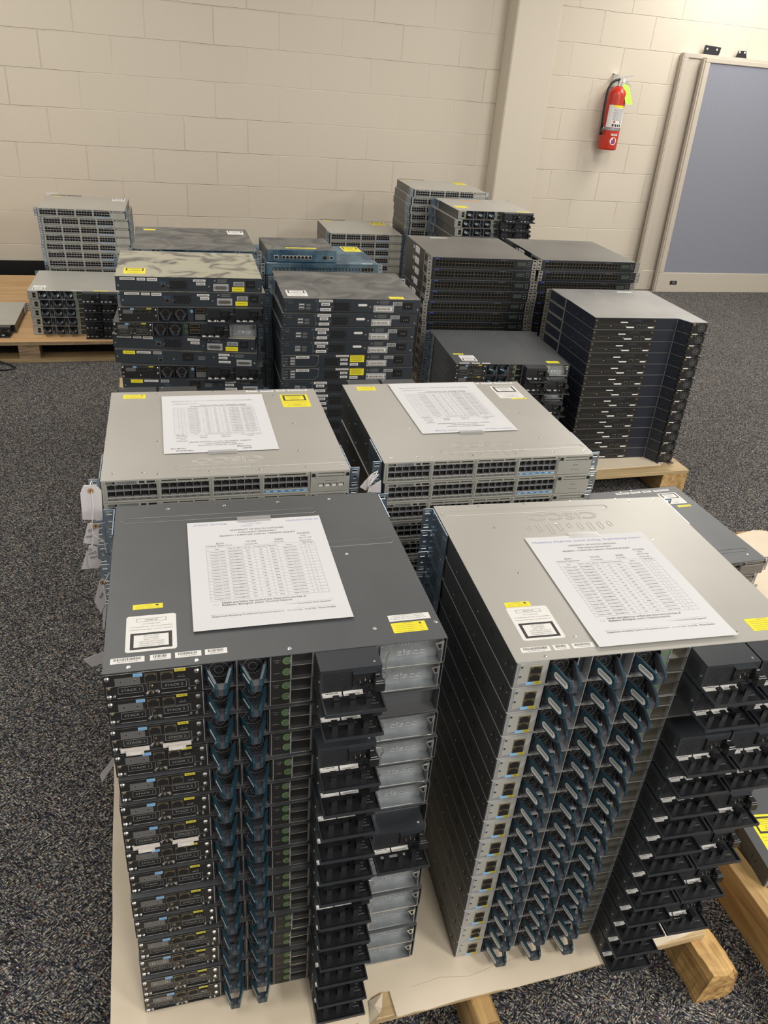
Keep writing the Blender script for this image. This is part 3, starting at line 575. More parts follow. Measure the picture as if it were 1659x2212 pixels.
# ---- rear of the short dark edge switches
def make_edge_rear(depth=350, kind='a', top='dusty_dark', ear='zinc'):
    r = empty('network_switch')
    m = DB(); m.tb(-222.5, 222.5, 0, depth, -43.4, 0, 'dark_face'); m.tb(-222.6, 222.6, -.3, depth + .2, -.6, .1, top)
    m.build('chassis', r)
    f = DB(); y = -.4; f.tb(-221, 221, y, 0, -42, -1.4, 'dark_face')
    def lab(x0, x1, z0, z1, mt='white_label', bars=True):
        f.tb(x0, x1, y - .4, y, z0, z1, mt)
        if bars: barcode(f, x0 + 3, x1 - 3, Zt(z0 + 1.5), Zt(z1 - 2.2), y - .4, int(abs(x0)))
    def hexv(x0, x1): f.tb(x0 - 1, x1 + 2, y - .05, y, -39, -8, 'psu_steel'); f.hexes(x0, x1, Zt(-38), Zt(-9), 9.6, 'y', y - .12, 'hole', fill=.50)
    def triangle(x): f.prism([(x, Zt(-11)), (x + 7, Zt(-11)), (x + 3.5, Zt(-5))], 'y', y - .2, y, 'print_grey'); [f.tb(x + 11, x + 42 - 3 * (k % 2), y - .2, y, -5.5 - k * 3, -4.6 - k * 3, 'print_grey') for k in range(4)]
    def dsub(x0, x1, z0=-41, z1=-19): f.tb(x0, x1, y - 1.5, y, z0, z1, 'grey_label'); f.tb(x0 + 7, x1 - 7, y - 4, y - 1.5, z0 + 6, z1 - 6, 'white_label' if kind in 'fg' else 'grey_plate'); [f.tb(x0 + 10 + k * 4.2, x0 + 12.4 + k * 4.2, y - 4.2, y - 4, z0 + 8, z1 - 7.5, 'gold') for k in range(int((x1 - x0 - 18) / 4.2))]; [f.cyl((x, Zt((z0 + z1) / 2)), 1.8, 'y', y - 3, y - 1.5, 'silver', n=8) for x in (x0 + 4, x1 - 4)]
    def inlet(x0, x1, z0=-30, z1=-8):
        f.tb(x0, x1, y - 2, y, z0, z1, 'black_plastic'); f.prism([(x0 + 2, Zt(z0 + 2)), (x1 - 2, Zt(z0 + 2)), (x1 - 2, Zt(z1 - 6)), (x1 - 6, Zt(z1 - 2)), (x0 + 6, Zt(z1 - 2)), (x0 + 2, Zt(z1 - 6))], 'y', y - 2.2, y - 2, 'hole')
        for k in (.3, .5, .7): f.tb(x0 + (x1 - x0) * k - .8, x0 + (x1 - x0) * k + .8, y - 4, y - 2, z0 + 8, z0 + 12, 'silver')
    if kind == 'a':
        lab(-209, -165, -11, -3.5); lab(-159, -134, -12, -4); lab(-129, -99, -13, -4); f.tb(-93, -72, y - .2, y, -18, -13.5, 'cisco_blue'); rj45(f, -89, -75, Zt(-34), Zt(-21), y, 'silver'); screw(f, -67, -28, 2.4, y)
        hexv(-63, -8); lab(9, 47, -13, -6); lab(18, 46, -24, -15.5); screw(f, 57, -29, 2.8, y); triangle(72); dsub(70, 118); lab(133, 167, -25, -12, 'grey_label'); f.tb(128, 167, y - .4, y, -42, -28, 'yellow_label'); f.text('WARNING', (147, y - .5, Zt(-35)), 4, 'y', 'ink', w=26); inlet(174, 200)
        screw(f, -215, -29, 3, y); screw(f, 213, -33, 3, y)
    elif kind == 'm':
        f.tb(-197, -160, y - .4, y, -14, -3, 'yellow_label'); f.text('WARNING', (-178, y - .5, Zt(-8.5)), 3.6, 'y', 'ink', w=24); lab(-155, -112, -11, -4); lab(-104, -78, -12, -3, 'grey_label'); screw(f, -215, -24, 3, y)
        f.tb(-92, -72, y - .2, y, -21, -17, 'cisco_blue'); rj45(f, -89, -75, Zt(-37), Zt(-25), y, 'silver'); screw(f, -41, -28, 2.8, y); inlet(-12, 20, -30, -6); [f.tb(35, 60 - 4 * (k % 2), y - .2, y, -16 - k * 3.2, -15 - k * 3.2, 'print_grey') for k in range(4)]
        lab(100, 135, -11, -4); lab(100, 128, -22, -14.5); lab(100, 138, -35, -28); screw(f, 84, -18, 2.8, y); triangle(140); dsub(157, 205, -42, -22); screw(f, 214, -34, 3, y)
    elif kind == 'f':
        f.tb(-220, -116, y - 1, y, -41, -2, 'dark_face'); f.tb(-116.6, -116, y - 1.4, y, -41, -2, 'print_grey'); f.text('cisco', (-201, y - 1.1, Zt(-13)), 4.4, 'y', 'print_grey', w=15)
        for k, hh in enumerate((1.5, 3, 1.5, 3, 1.5)): f.tb(-207 + k * 3, -206.2 + k * 3, y - 1.2, y - 1, -7.5, -7.5 + hh, 'print_grey')
        for z in (-34, -24): f.tb(-174, -157, y - 1.6, y - 1, z, z + 8.6, 'bezel_metal'); f.tb(-172.5, -158.5, y - 1.8, y - 1.6, z + 1, z + 7.4, 'hole'); f.tb(-172.5, -158.5, y - 2.0, y - 1.8, z + 3.8, z + 6.2, 'white_label'); f.tb(-152, -137, y - 1.3, y - 1, z, z + 7, 'grey_plate')
        for x, z in ((-215, -8), (-215, -37), (-121, -8), (-113, -35)): screw(f, x, z, 3, y)
        lab(-111, -67, -11, -3); lab(-103, -76, -22, -13.5); lab(-106, -72, -39, -30); hexv(-64, -9); screw(f, -70, -27, 2.6, y); screw(f, 56, -25, 3, y)
        f.prism([(18, Zt(-15)), (43, Zt(-15)), (46, Zt(-18.5)), (43, Zt(-22.5)), (18, Zt(-22.5)), (15, Zt(-18.5))], 'y', y - .4, y, 'white_label'); triangle(76); dsub(66, 134); lab(130, 161, -19, -7, 'grey_label'); inlet(165, 196, -31, -9); screw(f, 214, -33, 3, y)
    elif kind == 'g':
        pts = [(-218, -3), (-100, -3), (-100, -28), (-112, -40), (-214, -40), (-218, -34)]
        for a, b in zip(pts, pts[1:] + pts[:1]):
            f.tb(min(a[0], b[0]) - .35, max(a[0], b[0]) + .35, y - .8, y, min(a[1], b[1]) - .35, max(a[1], b[1]) + .35, 'print_grey') if a[0] == b[0] or a[1] == b[1] else f.prism([(a[0], Zt(a[1]) - .5), (a[0], Zt(a[1]) + .5), (b[0], Zt(b[1]) + .5), (b[0], Zt(b[1]) - .5)], 'y', y - .8, y, 'print_grey')
        for z in (-35, -25.5, -16): f.tb(-192, -176, y - 1.2, y, z, z + 7.6, 'bezel_metal'); f.tb(-191, -177, y - 1.4, y - 1.2, z + 1, z + 6.6, 'hole'); f.tb(-190.5, -177.5, y - 1.5, y - 1.4, z + 3.4, z + 5.8, 'white_label'); f.tb(-214, -200, y - .3, y, z + 1, z + 5, 'grey_plate')
        lab(-174, -130, -13, -4.5); lab(-42, 2, -8.5, -2.5); lab(-26, -2, -22, -14); lab(-26, -2, -36, -28); f.tb(6, 54, y - .5, y, -26, -3, 'yellow_label'); [f.tb(10, 50 - 3 * (k % 3), y - .6, y - .5, -7 - k * 3, -6.3 - k * 3, 'ink') for k in range(6)]; lab(6, 34, -38, -30)
        hexv(-80, -30); screw(f, -101, -6, 3, y); screw(f, -213, -37, 3, y); triangle(64); dsub(62, 131); lab(122, 154, -16, -5, 'grey_label'); inlet(156, 188, -31, -8)
    elif kind == 'h':
        # rear with console module, two fans, two power supplies
        pass
    f.build('rear_panel', r)
    ears(r, depth, depth - 70, ear, 60, perforated=False)
    return r
def make_mid_rear(depth=410, stack=False):
    """dark switch rear with console block, two fans and two flush power supplies"""
    r = empty('network_switch')
    shell(r, 'dark_paint', 'dark_face', depth, 18, 'dark_face', walls=((-104, 2), (-60, 2), (-14, 2), (4, 1), (42, 2), (131, 3)))
    stack_module(r, boxes=stack)
    for x0 in (-102, -57):
        m = DB(); m.tb(x0, x0 + 41, 6, 9, -42, -2, 'black_panel'); m.hexes(x0 + 1, x0 + 40, Zt(-40), Zt(-4), 6, 'y', 5.9, 'hole', fill=.5); m.ring((x0 + 20, Zt(-20)), 11, 12.5, 'y', 5.5, 'port_brown' if x0 < -60 else 'grey_plate', n=16)
        f = m.build('fan_module', r); h = DB()
        for s, a in ((1, x0 + 2), (-1, x0 + 39)): h.prism([(a, Zt(-16)), (a + s * 3, Zt(-16)), (a + s * 15, Zt(-36)), (a + s * 11, Zt(-38))], 'y', -9, 4, 'handle_grey')
        h.tb(x0 + 14, x0 + 27, -9, 4, -39, -36, 'handle_teal'); h.build('handle', f)
    m = DB(); m.tb(-13, 3, 2, 8, -42, -2, 'dark_face')
    if stack:
        for z in (-10, -28): m.ring((-2, Zt(z)), 3.6, 5, 'y', 1.9, 'green_ring'); m.tb(8, 40, 3, 8, z - 7, z + 7, 'gold'); m.tb(10, 38, 2.6, 3, z - 5, z + 4, 'hole')
    else:
        m.cyl((-2, Zt(-12)), 4.5, 'y', 1.6, 2, 'blue_label'); m.cyl((-2, Zt(-12)), 2, 'y', 1.2, 1.6, 'silver'); m.tb(8, 40, 3, 8, -18, -4, 'gold'); m.tb(10, 38, 2.6, 3, -16, -6, 'hole'); m.tb(8, 40, 3, 8, -40, -22, 'grey_plate')
    m.build('stack_power_panel', r)
    psu(r, 44, False, y_out=-3, tray=-22, w=84)
    if stack: blank_plate(r, 134, 216)
    else: psu(r, 134, False, y_out=-3, tray=-22, w=84)
    ears(r, depth, depth - 10, 'zinc', 60, perforated=False)
    return r
# ---- front of the black 48 port switch with a little screen
def make_black_front(depth=430, rail=True):
    r = empty('network_switch')
    m = DB(); m.tb(-220, 220, 8, depth, -43.4, -1, 'juniper_face'); m.tb(-220, 220, 0, depth, -1, 0, 'black_top_paint'); m.build('chassis', r)
    banks = [(-206 + k * 86, -123 + k * 86) for k in range(4)]
    f = DB(); f.frame(-220, 220, Zt(-43.2), Zt(-1), 0, 3, [(a, b, Zt(-36), Zt(-10)) for a, b in banks], 'juniper_face'); f.tb(-209, -192, -.3, 0, -7.6, -4.2, 'juniper_blue'); f.tb(75, 105, -.3, 0, -7, -5.4, 'grey_plate')
    f.tb(-219, 219, -.2, 0, -1.6, -1.1, 'grey_plate'); f.build('front_bezel', r)
    for a, b in banks: port_bank(r, a, b, Zt(-36), Zt(-10), 6, 2, 'port_brown', pins='port_brown')
    l = DB(); l.tb(143, 216, -1.5, 0, -41, -6, 'black_plastic'); l.tb(152, 190, -1.9, -1.5, -27, -12, 'lcd')
    for z in (-12, -20, -28): l.tb(198, 202, -2, -1.5, z - 1, z + 1, 'grey_label'); l.cyl((209, Zt(z)), 1.5, 'y', -2, -1.5, 'grey_label', n=8)
    l.build('display', r)
    for sx in (-1, 1):
        e = DB(); lo, hi = sorted((sx * 221, sx * 241)); c = (lo + hi) / 2
        e.frame(lo, hi, Zt(-43.2), Zt(-.8), 1, 3.2, [(c - 4.5, c + 4.5, Zt(-10), Zt(-5)), (c - 4.5, c + 4.5, Zt(-38), Zt(-33)), (c - 4.5, c + 4.5, Zt(-24.5), Zt(-19.5))], 'ear_beige')
        if rail: e.box(sx * 221 - .8, sx * 221 + .8, 2, 118, Zt(-8), Zt(-1), 'ear_beige'); e.box(sx * 221 - .8, sx * 221 + .8, 2, 118, Zt(-43), Zt(-37), 'ear_beige'); e.box(sx * 221 - .8, sx * 221 + .8, 112, 120, Zt(-43), Zt(-1), 'ear_beige')
        e.build('rack_ear', r)
    s = MB(); s.box(-221.2, -220.2, 200, 262, Zt(-34), Zt(-8), 'white_label'); s.box(-221.2, -220.2, 272, 300, Zt(-26), Zt(-12), 'grey_label')
    for k in range(6): s.box(-221.35, -221.2, 206, 254 - 5 * (k % 2), Zt(-31) + k * 3.6, Zt(-31) + k * 3.6 + 1, 'ink_grey')
    s.build('serial_label', r)
    return r
# ---- rear of the black switch: connector strip left, blank middle, power supply bay right
def make_black_rear(depth=408):
    r = empty('network_switch')
    m = DB(); m.tb(-222.5, 222.5, 0, depth, -43.4, -1, 'dark_blue_paint'); m.tb(-222.5, 222.5, 0, depth, -1, 0, 'grey_top_paint')
    m.prism([(124, .01), (150, -50), (222.5, -50), (222.5, .01)], 'z', Zt(-43.4), Zt(-1), 'dark_blue_paint'); m.prism([(124, .01), (150, -50), (222.5, -50), (222.5, .01)], 'z', Zt(-1), Zt(0), 'grey_top_paint')
    for y in (20, 90, 150): m.cyl((y, Zt(-30)), 1.6, 'x', -223.4, -222.4, 'silver', n=8)
    m.cyl((137, Zt(-22)), 1, 'y', -27, -25.5, 'silver', n=6); m.tb(122, 125, -1.2, .2, -42.4, -1.6, 'grey_plate')
    m.build('chassis', r)
    f = DB(); f.tb(-221, 34, -2, 0, -42.5, -1.5, 'black_panel'); f.hexes(-206, -75, Zt(-18), Zt(-5), 4.6, 'y', -2.1, 'hole'); f.hexes(-60, 18, Zt(-18), Zt(-5), 4.6, 'y', -2.1, 'hole'); f.prism([(-75, Zt(-14)), (-60, Zt(-6)), (-32, Zt(-6)), (-22, Zt(-14))], 'y', -3, -2, 'psu_steel')
    for x, z in ((-216, -11), (-214, -34), (27, -11), (28, -33)): screw(f, x, z, 4, -2, 'gold')
    f.tb(-116, -86, -2.4, -2, -19, -14.5, 'white_label')
    for x0 in (-203, -142): f.tb(x0, x0 + 42, -4, -2, -35, -27, 'port_brown'); f.tb(x0 + 1, x0 + 41, -4.3, -4, -34.2, -27.8, 'hole'); f.cyl((x0 + 49, Zt(-30)), 2.2, 'y', -4, -2, 'silver', n=8)
    f.tb(-88, -56, -2.4, -2, -38, -33, 'white_label'); rj45(f, -46, -30, Zt(-37), Zt(-26), -2, 'grey_plate'); rj45(f, -20, -4, Zt(-37), Zt(-26), -2, 'grey_plate'); f.tb(2, 28, -2.4, -2, -38, -33, 'white_label')
    f.build('rear_panel', r)
    p = DB(); p.tb(152, 221, -54, -50, -42, -1.5, 'black_panel'); p.ring((196, Zt(-21)), 12, 13.5, 'y', -54.2, 'grey_plate'); p.ring((196, Zt(-21)), 4, 7, 'y', -54.2, 'grey_plate'); p.prism([(154, Zt(-3)), (167, Zt(-3)), (163, Zt(-12)), (158, Zt(-12))], 'y', -58, -54, 'gold')
    for x, z in ((177, -5), (216, -5), (216, -36)): p.cyl((x, Zt(z)), 2, 'y', -56, -54, 'silver', n=8)
    ps = p.build('power_supply', r); q = DB()
    q.prism([(204, -54), (216, -54), (221, -72), (217, -76), (208, -76)], 'z', Zt(-40), Zt(-37), 'black_plastic'); q.prism([(150, -54), (160, -54), (158, -66), (150, -66)], 'z', Zt(-26), Zt(-23), 'black_plastic'); q.tb(152, 178, -66, -54, -42, -39, 'black_plastic'); q.tb(154, 176, -66.5, -66, -42, -38.5, 'white_label')
    q.build('handle', ps)
    for sx in (-1, 1):
        e = DB(); lo, hi = sorted((sx * 222.6, sx * 243)); c = (lo + hi) / 2; ye = depth - 2
        e.frame(lo, hi, Zt(-43.2), Zt(-.8), ye, ye + 2, [(c - 4.5, c + 4.5, Zt(-10), Zt(-5)), (c - 4.5, c + 4.5, Zt(-38), Zt(-33)), (c - 4.5, c + 4.5, Zt(-24.5), Zt(-19.5))], 'ear_beige')
        for a, b in ((-3.4, -1), (-43, -40.6)): e.box(sx * 223.6 - .9, sx * 223.6 + .9, ye - 150, ye, Zt(a), Zt(b), 'ear_beige')
        e.box(sx * 223.6 - .9, sx * 223.6 + .9, ye - 153, ye - 146, Zt(-43), Zt(-1), 'ear_beige'); e.build('rack_ear', r)
    return r
def make_plain(depth=400, body='dark_face', side='dark_face', w=445, ear=None, name='network_switch'):
    """unit whose front is hidden: case and face plate only"""
    r = empty(name); m = DB(); m.tb(-w / 2, w / 2, 0, depth, -43.4, 0, side); m.build('chassis', r)
    f = DB(); f.tb(-w / 2 + 2, w / 2 - 2, -1.5, 0, -42, -2, body); f.build('front_bezel', r)
    if ear: ears(r, depth, 10, ear, 100, perforated=False)
    return r
def make_blue_front(depth=330):
    r = empty('network_switch')
    m = DB(); m.tb(-222.5, 222.5, 2, depth, -43.4, 0, 'cisco_blue'); m.build('chassis', r)
    f = DB(); f.frame(-221, 221, Zt(-42), Zt(-1.5), -2, 2, [(-198, -80, Zt(-26), Zt(-14)), (-77, 30, Zt(-26), Zt(-14)), (40, 148, Zt(-26), Zt(-14))], 'cisco_blue'); f.tb(-221, 221, -2.4, -2, -3, -1.5, 'port_brown'); f.build('front_bezel', r)
    for a, b in ((-198, -80), (-77, 30), (40, 148)): port_bank(r, a, b, Zt(-26), Zt(-14), 8, 1, 'gold', y=-2)
    n = DB(); n.tb(154, 204, -3, -2, -27, -12, 'gold'); [n.tb(155 + 12.2 * k, 165.5 + 12.2 * k, -3.3, -3, -26, -13, 'hole') for k in range(4)]; n.build('uplink_ports', r)
    ears(r, depth, 8, 'galvanised', 60, perforated=False)
    return r
def make_blue_small(depth=225):
    r = empty('network_switch')
    m = DB(); m.tb(-134.5, 134.5, 3, depth, -43.8, 0, 'dusty_dark'); m.tb(-134.6, 134.6, 0, 8, -44, .1, 'cisco_blue'); m.build('chassis', r)
    f = DB(); f.tb(-133, 133, -1.5, 0, -42.5, -1.5, 'cisco_blue'); f.text('cisco', (-121, -1.7, Zt(-9)), 4, 'y', 'print_grey', w=13); f.text('Catalyst 2940 series', (98, -1.7, Zt(-7)), 3, 'y', 'print_grey', w=44)
    f.tb(78, 124, -1.8, -1.5, -36, -14, 'cisco_blue'); f.build('front_bezel', r)
    p = DB(); p.tb(-82, 40, -2.2, -1.5, -35, -17, 'cisco_blue'); [rj45(p, -80 + k * 14.7, -67 + k * 14.7, Zt(-33), Zt(-20), -2, 'cap') for k in range(8)]; p.build('port_bank', r)
    u = DB(); rj45(u, -110, -94, Zt(-33), Zt(-20), -1.5, 'white_label'); rj45(u, 80, 96, Zt(-33), Zt(-20), -1.5, 'gold'); u.tb(98, 104, -2, -1.5, -28, -24, 'gold'); u.tb(106, 122, -3, -1.5, -33, -21, 'grey_label'); u.tb(108, 120, -3.2, -3, -31, -23, 'hole'); u.build('uplink_ports', r)
    return r

# ------------------------------------------------------------------ stickers, embossing and paper forms on the lids
def lid_extras(root, screws=(), groove=None, logo=None, dots=True):
    """raised stadium rib, embossed maker's mark and rivets on top of the lid"""
    if screws:
        m = MB(); clip_screw(m, 0, 0, r=3.0, mt='silver'); first = m.build('lid_screw', root)
        for k, (x, y) in enumerate(screws):
            o = first if k == 0 else first.copy()
            if k: COL.objects.link(o)
            o.location = (x * .001, y * .001, 0)
    m = MB(); any_ = False
    for g in (groove or []):
        xa, xb, y = g; r = 7; pts = []
        for k in range(9): t = PI / 2 + PI * k / 8; pts.append((xa + r + r * math.cos(t), y + r * math.sin(t), H + .1))
        for k in range(9): t = -PI / 2 + PI * k / 8; pts.append((xb - r + r * math.cos(t), y + r * math.sin(t), H + .1))
        pts.append(pts[0]); m.tube(pts, .75, g_mat(root)); any_ = True
    if logo:
        x, y, rot = logo; d = 1 if rot == 0 else -1
        m.text('CISCO', (x, y, H), 31, 'z', g_mat(root), rot=rot, w=132, outline=True)
        for k, hh in enumerate((9, 16, 24, 16, 9, 16, 24, 16, 9)):
            cx = x - 76 + k * 19; y0 = y + d * 26; pts = []
            for j in range(7): t = PI * j / 6; pts.append((cx + 3.5 * math.cos(t), y0 + d * (hh + 3.5 * math.sin(t)), H))
            for j in range(7): t = PI + PI * j / 6; pts.append((cx + 3.5 * math.cos(t), y0 + d * 3.5 * math.sin(t), H))
            pts.append(pts[0]); m.tube(pts, .55, g_mat(root), n=5)
        any_ = True
    if any_: m.build('lid_embossing', root)
def g_mat(root):
    for c in root.children:
        if c.name.startswith('chassis'): return [s.name for s in c.data.materials][1] if len(c.data.materials) > 1 else c.data.materials[0].name
    return 'dark_paint'
def laser_label(root, x0, x1, y0, y1, rot=PI, yellow=False, lbl=None):
    """rounded sticker: thick black frame with class 1 laser text, small print on the other half; rot=pi reads from the far side"""
    z = H + .15; m = MB(); bg = 'yellow_label' if yellow else 'white_label'
    r = 2.5; m.prism([(x0 + r, y0), (x1 - r, y0), (x1, y0 + r), (x1, y1 - r), (x1 - r, y1), (x0 + r, y1), (x0, y1 - r), (x0, y0 + r)], 'z', H, z + .1, bg)
    w, h = x1 - x0, y1 - y0; near = rot != 0
    a, b = (y0 + .06 * h, y0 + .50 * h) if near else (y0 + .50 * h, y0 + .94 * h)
    m.box(x0 + .09 * w, x1 - .09 * w, a, b, z + .1, z + .15, 'ink'); m.box(x0 + .16 * w, x1 - .16 * w, a + .055 * h, b - .055 * h, z + .15, z + .2, bg)
    lines = ('CLASS 1 LASER PRODUCT', 'LASERPRODUKT DER KLASSE 1', 'PRODUIT LASER DE CLASSE 1')
    cy_, hh = (a + b) / 2, (b - a)
    for k in range(6):
        yy = cy_ + (.30 - k * .12) * hh * (1 if not near else -1)
        m.text(lines[k % 3] if k < 3 else lines[k % 3][:14], ((x0 + x1) / 2, yy, z + .25), hh * .085, 'z', 'ink', rot=rot, w=w * (.5 if k < 3 else .3))
    c, d = (y0 + .56 * h, y0 + .94 * h) if near else (y0 + .06 * h, y0 + .44 * h)
    for k, s in enumerate(('comply with 21 CFR Subchapter J', 'regulations at date of manufacture', 'Manufactured')):
        yy = (c + (k + .5) * (d - c) * .2) if near else (d - (k + .5) * (d - c) * .2)
        m.text(s, ((x0 + x1) / 2, yy, z + .2), h * .035, 'z', 'ink_grey', rot=rot, w=w * (.85 if k < 2 else .35))
    yy = d - .2 * (d - c) if near else c + .2 * (d - c)
    for e in ((x0 + .2 * w, x1 - .2 * w, yy - h * .045, yy - h * .04), (x0 + .2 * w, x1 - .2 * w, yy + h * .04, yy + h * .045), (x0 + .2 * w, x0 + .2 * w + .5, yy - h * .045, yy + h * .045), (x1 - .2 * w - .5, x1 - .2 * w, yy - h * .045, yy + h * .045)): m.box(*e, z + .1, z + .18, 'ink')
    m.text('20140205', ((x0 + x1) / 2, yy, z + .2), h * .05, 'z', 'ink', rot=rot, w=w * .26)
    m.build('laser_label', root, label=lbl or ('yellow laser warning sticker' if yellow else 'white laser class sticker with a black frame'))
def yellow_label(root, x0, x1, y0, y1, rot=PI, rows=4, name='warning_label'):
    m = MB(); m.box(x0, x1, y0, y1, H, H + .25, 'yellow_label'); h = (y1 - y0) / rows
    for k in range(rows): m.text('WARNING' if k == rows - 1 else 'refer to installation instructions', ((x0 + x1) / 2, y0 + (k + .5) * h, H + .3), h * .5, 'z', 'ink_grey', rot=rot, w=(x1 - x0) * (.3 if k == rows - 1 else .8))
    m.prism([(x1 - 10, y1 - 2), (x1 - 5, y1 - 2), (x1 - 7.5, y1 - 6)], 'z', H + .25, H + .3, 'ink')
    m.build(name, root, label='yellow warning sticker')
def bar_labels(root, spans, y0, y1, txt=None):
    for i, (a, b) in enumerate(spans):
        m = MB(); m.box(a, b, y0, y1, H, H + .2, 'white_label'); rn = random.Random(i * 7 + int(abs(a))); x = a + 4
        while x < b - 5:
            w = rn.choice((.6, .9, 1.3)); m.box(x, x + w, y0 + (y1 - y0) * .45, y1 - 1.2, H + .2, H + .28, 'ink_grey'); x += w + rn.choice((.6, .9))
        if txt: m.text(txt[i % len(txt)], ((a + b) / 2, y0 + (y1 - y0) * .24, H + .28), (y1 - y0) * .24, 'z', 'ink_grey', w=(b - a) * .6)
        m.build('barcode_label', root, label='white barcode sticker')

def form(loc, rz, flip, names, item, label, rows=16, hand='pen_blue'):
    """letter-size transfer form; origin at its lower-left corner as it reads"""
    root = empty('paper_form', loc, rz); W_, L_ = 216, 279
    m = MB(); nx, ny = 8, 10; vs = []
    for k in (0, .25):
        for j in range(ny + 1):
            for i in range(nx + 1):
                u_, v_ = i / nx, j / ny; e = 1.6 * (abs(2 * v_ - 1) ** 6) * (1 - v_) + .5 * math.sin(u_ * 3) * (1 - v_)
                vs.append((u_ * W_, v_ * L_, .15 + k + e))
    n1 = (nx + 1) * (ny + 1); fs = []
    for j in range(ny):
        for i in range(nx):
            a = j * (nx + 1) + i; fs += [(a + n1, a + 1 + n1, a + nx + 2 + n1, a + nx + 1 + n1), (a, a + nx + 1, a + nx + 2, a + 1)]
    for i in range(nx): fs += [(i, i + 1, i + 1 + n1, i + n1), (ny * (nx + 1) + i, ny * (nx + 1) + i + n1, ny * (nx + 1) + i + 1 + n1, ny * (nx + 1) + i + 1)]
    for j in range(ny): a = j * (nx + 1); b = a + nx; fs += [(a, a + n1, a + nx + 1 + n1, a + nx + 1), (b, b + nx + 1, b + nx + 1 + n1, b + n1)]
    m.add(vs, fs, 'paper'); m.build('sheet', root, smooth=False)
    p = MB()
    def zat(x, y): v_ = y / L_; u_ = x / W_; return .15 + .25 + 1.6 * (abs(2 * v_ - 1) ** 6) * (1 - v_) + .5 * math.sin(u_ * 3) * (1 - v_) + .12
    def T(s, x, y, h, w=None, mt='ink_grey', **k): p.text(s, (x, y, zat(x, y)), h * 1.5, 'z', mt, w=w, **k)
    def ln(x0, x1, y0, y1, mt='rule_grey'): z = zat((x0 + x1) / 2, (y0 + y1) / 2); p.box(x0, x1, y0, y1, z - .25, z - .02, mt)
    T('UNIVERSITY OF SOUTH CAROLINA', 109, 249, 4.0, 86, 'ink'); T('PURCHASING DEPARTMENT', 109, 241, 3.6, 60, 'ink'); T('PROPERTY / FURNITURE TURN-IN / TRANSFER REQUEST', 109, 233, 3.6, 120, 'ink')
    for s, x, y, h, w in (('5/5/2025', 181, 227, 4.5, 20), ('Date', 180, 220, 3, 8), ('(803) 777-2525', 182, 213, 2.8, 21), ('Phone Nbr.', 182, 206, 3.2, 19), ('EDN', 48, 212, 4, 11), ('Initiating Department', 46, 205.5, 3.2, 40), ('101303', 96, 213, 4, 16), ('Account Nbr.', 96, 205.5, 3.2, 21), ('E6000', 140, 213.5, 4, 13), ('Fund Nbr.', 140, 206.5, 3.2, 17)): T(s, x, y, h, w)
    x0, x1, yt, yb = 26, 194, 201, 64; cols = [26, 59, 80, 98, 118, 135, 172, 184, 194]
    heads = ('Item', 'Mfg. Ser. Nbr.', 'USC Nbr.', 'From Bldg / Rm Nbr.', 'To Bldg / Rm Nbr.', 'Reason', 'Yes', 'No')
    for i, s in enumerate(heads): T(s, (cols[i] + cols[i + 1]) / 2, 196, 2.7, min(len(s) * 1.5, cols[i + 1] - cols[i] - 2))
    T('Operational', 183, 199.4, 2.2, 17)
    rh = (192 - yb) / rows
    ln(x0, x1, yt - .25, yt + .25)
    for j in range(rows + 1): ln(x0, x1, yb + j * rh - .22, yb + j * rh + .22)
    for c in cols: 
        for j in range(10): ln(c - .22, c + .22, yb + (yt - yb) * j / 10, yb + (yt - yb) * (j + 1) / 10)
    for j in range(rows):
        y = yb + (j + .5) * rh
        for i, (s, w) in enumerate(((item, 22), ('FDO1808P%02dX' % (j * 7 % 90 + 10), 19), ('N/A', 5), ('145', 5), ('RM4', 6), ('Legacy Device', 21), ('X', 2))): T(s, (cols[i] + cols[i + 1]) / 2, y, 2.6, w)
    T('Health and Safety has verified that these items are free of', 100, 58, 4.0, 118, 'ink'); T('Radiation, Biological, and/or Chemical Hazards.', 90, 52.5, 4.0, 98, 'ink')
    for e in ((29, 36, 53, 53.4), (29, 36, 57, 57.4), (29, 29.4, 53, 57.4), (35.6, 36, 53, 57.4)): ln(*e)
    ln(126, 196, 46, 46.35); T('Initiating Department Head Signature', 160, 42, 3.3, 63); ln(24, 124, 32, 32.35); ln(127, 196, 32, 32.35)
    T('Department Accepting Transferred Equipment Signature', 74.5, 28, 3.3, 97); T('Account Nbr.  Fund Nbr.  Phone Number', 162, 28, 3.3, 69)
    p.build('printed_text', root)
    hnd = MB()
    for s, x, y, h, w in names: hnd.text(s, (x, y, zat(x, y) + .05), h, 'z', hand, w=w, shear=.25)
    hnd.build('handwriting', root, label='blue handwritten names along the top margin' if hand == 'pen_blue' else 'dark handwritten names along the top margin')
    t = MB(); t.box(80, 135, 272, 288, .9, 1.05, 'tape'); t.build('tape', root, label='clear tape strip')
    if flip: root.rotation_euler[2] = rz + PI
    tag(root, label, 'paper form', 'transfer forms on the stacks')
    return root

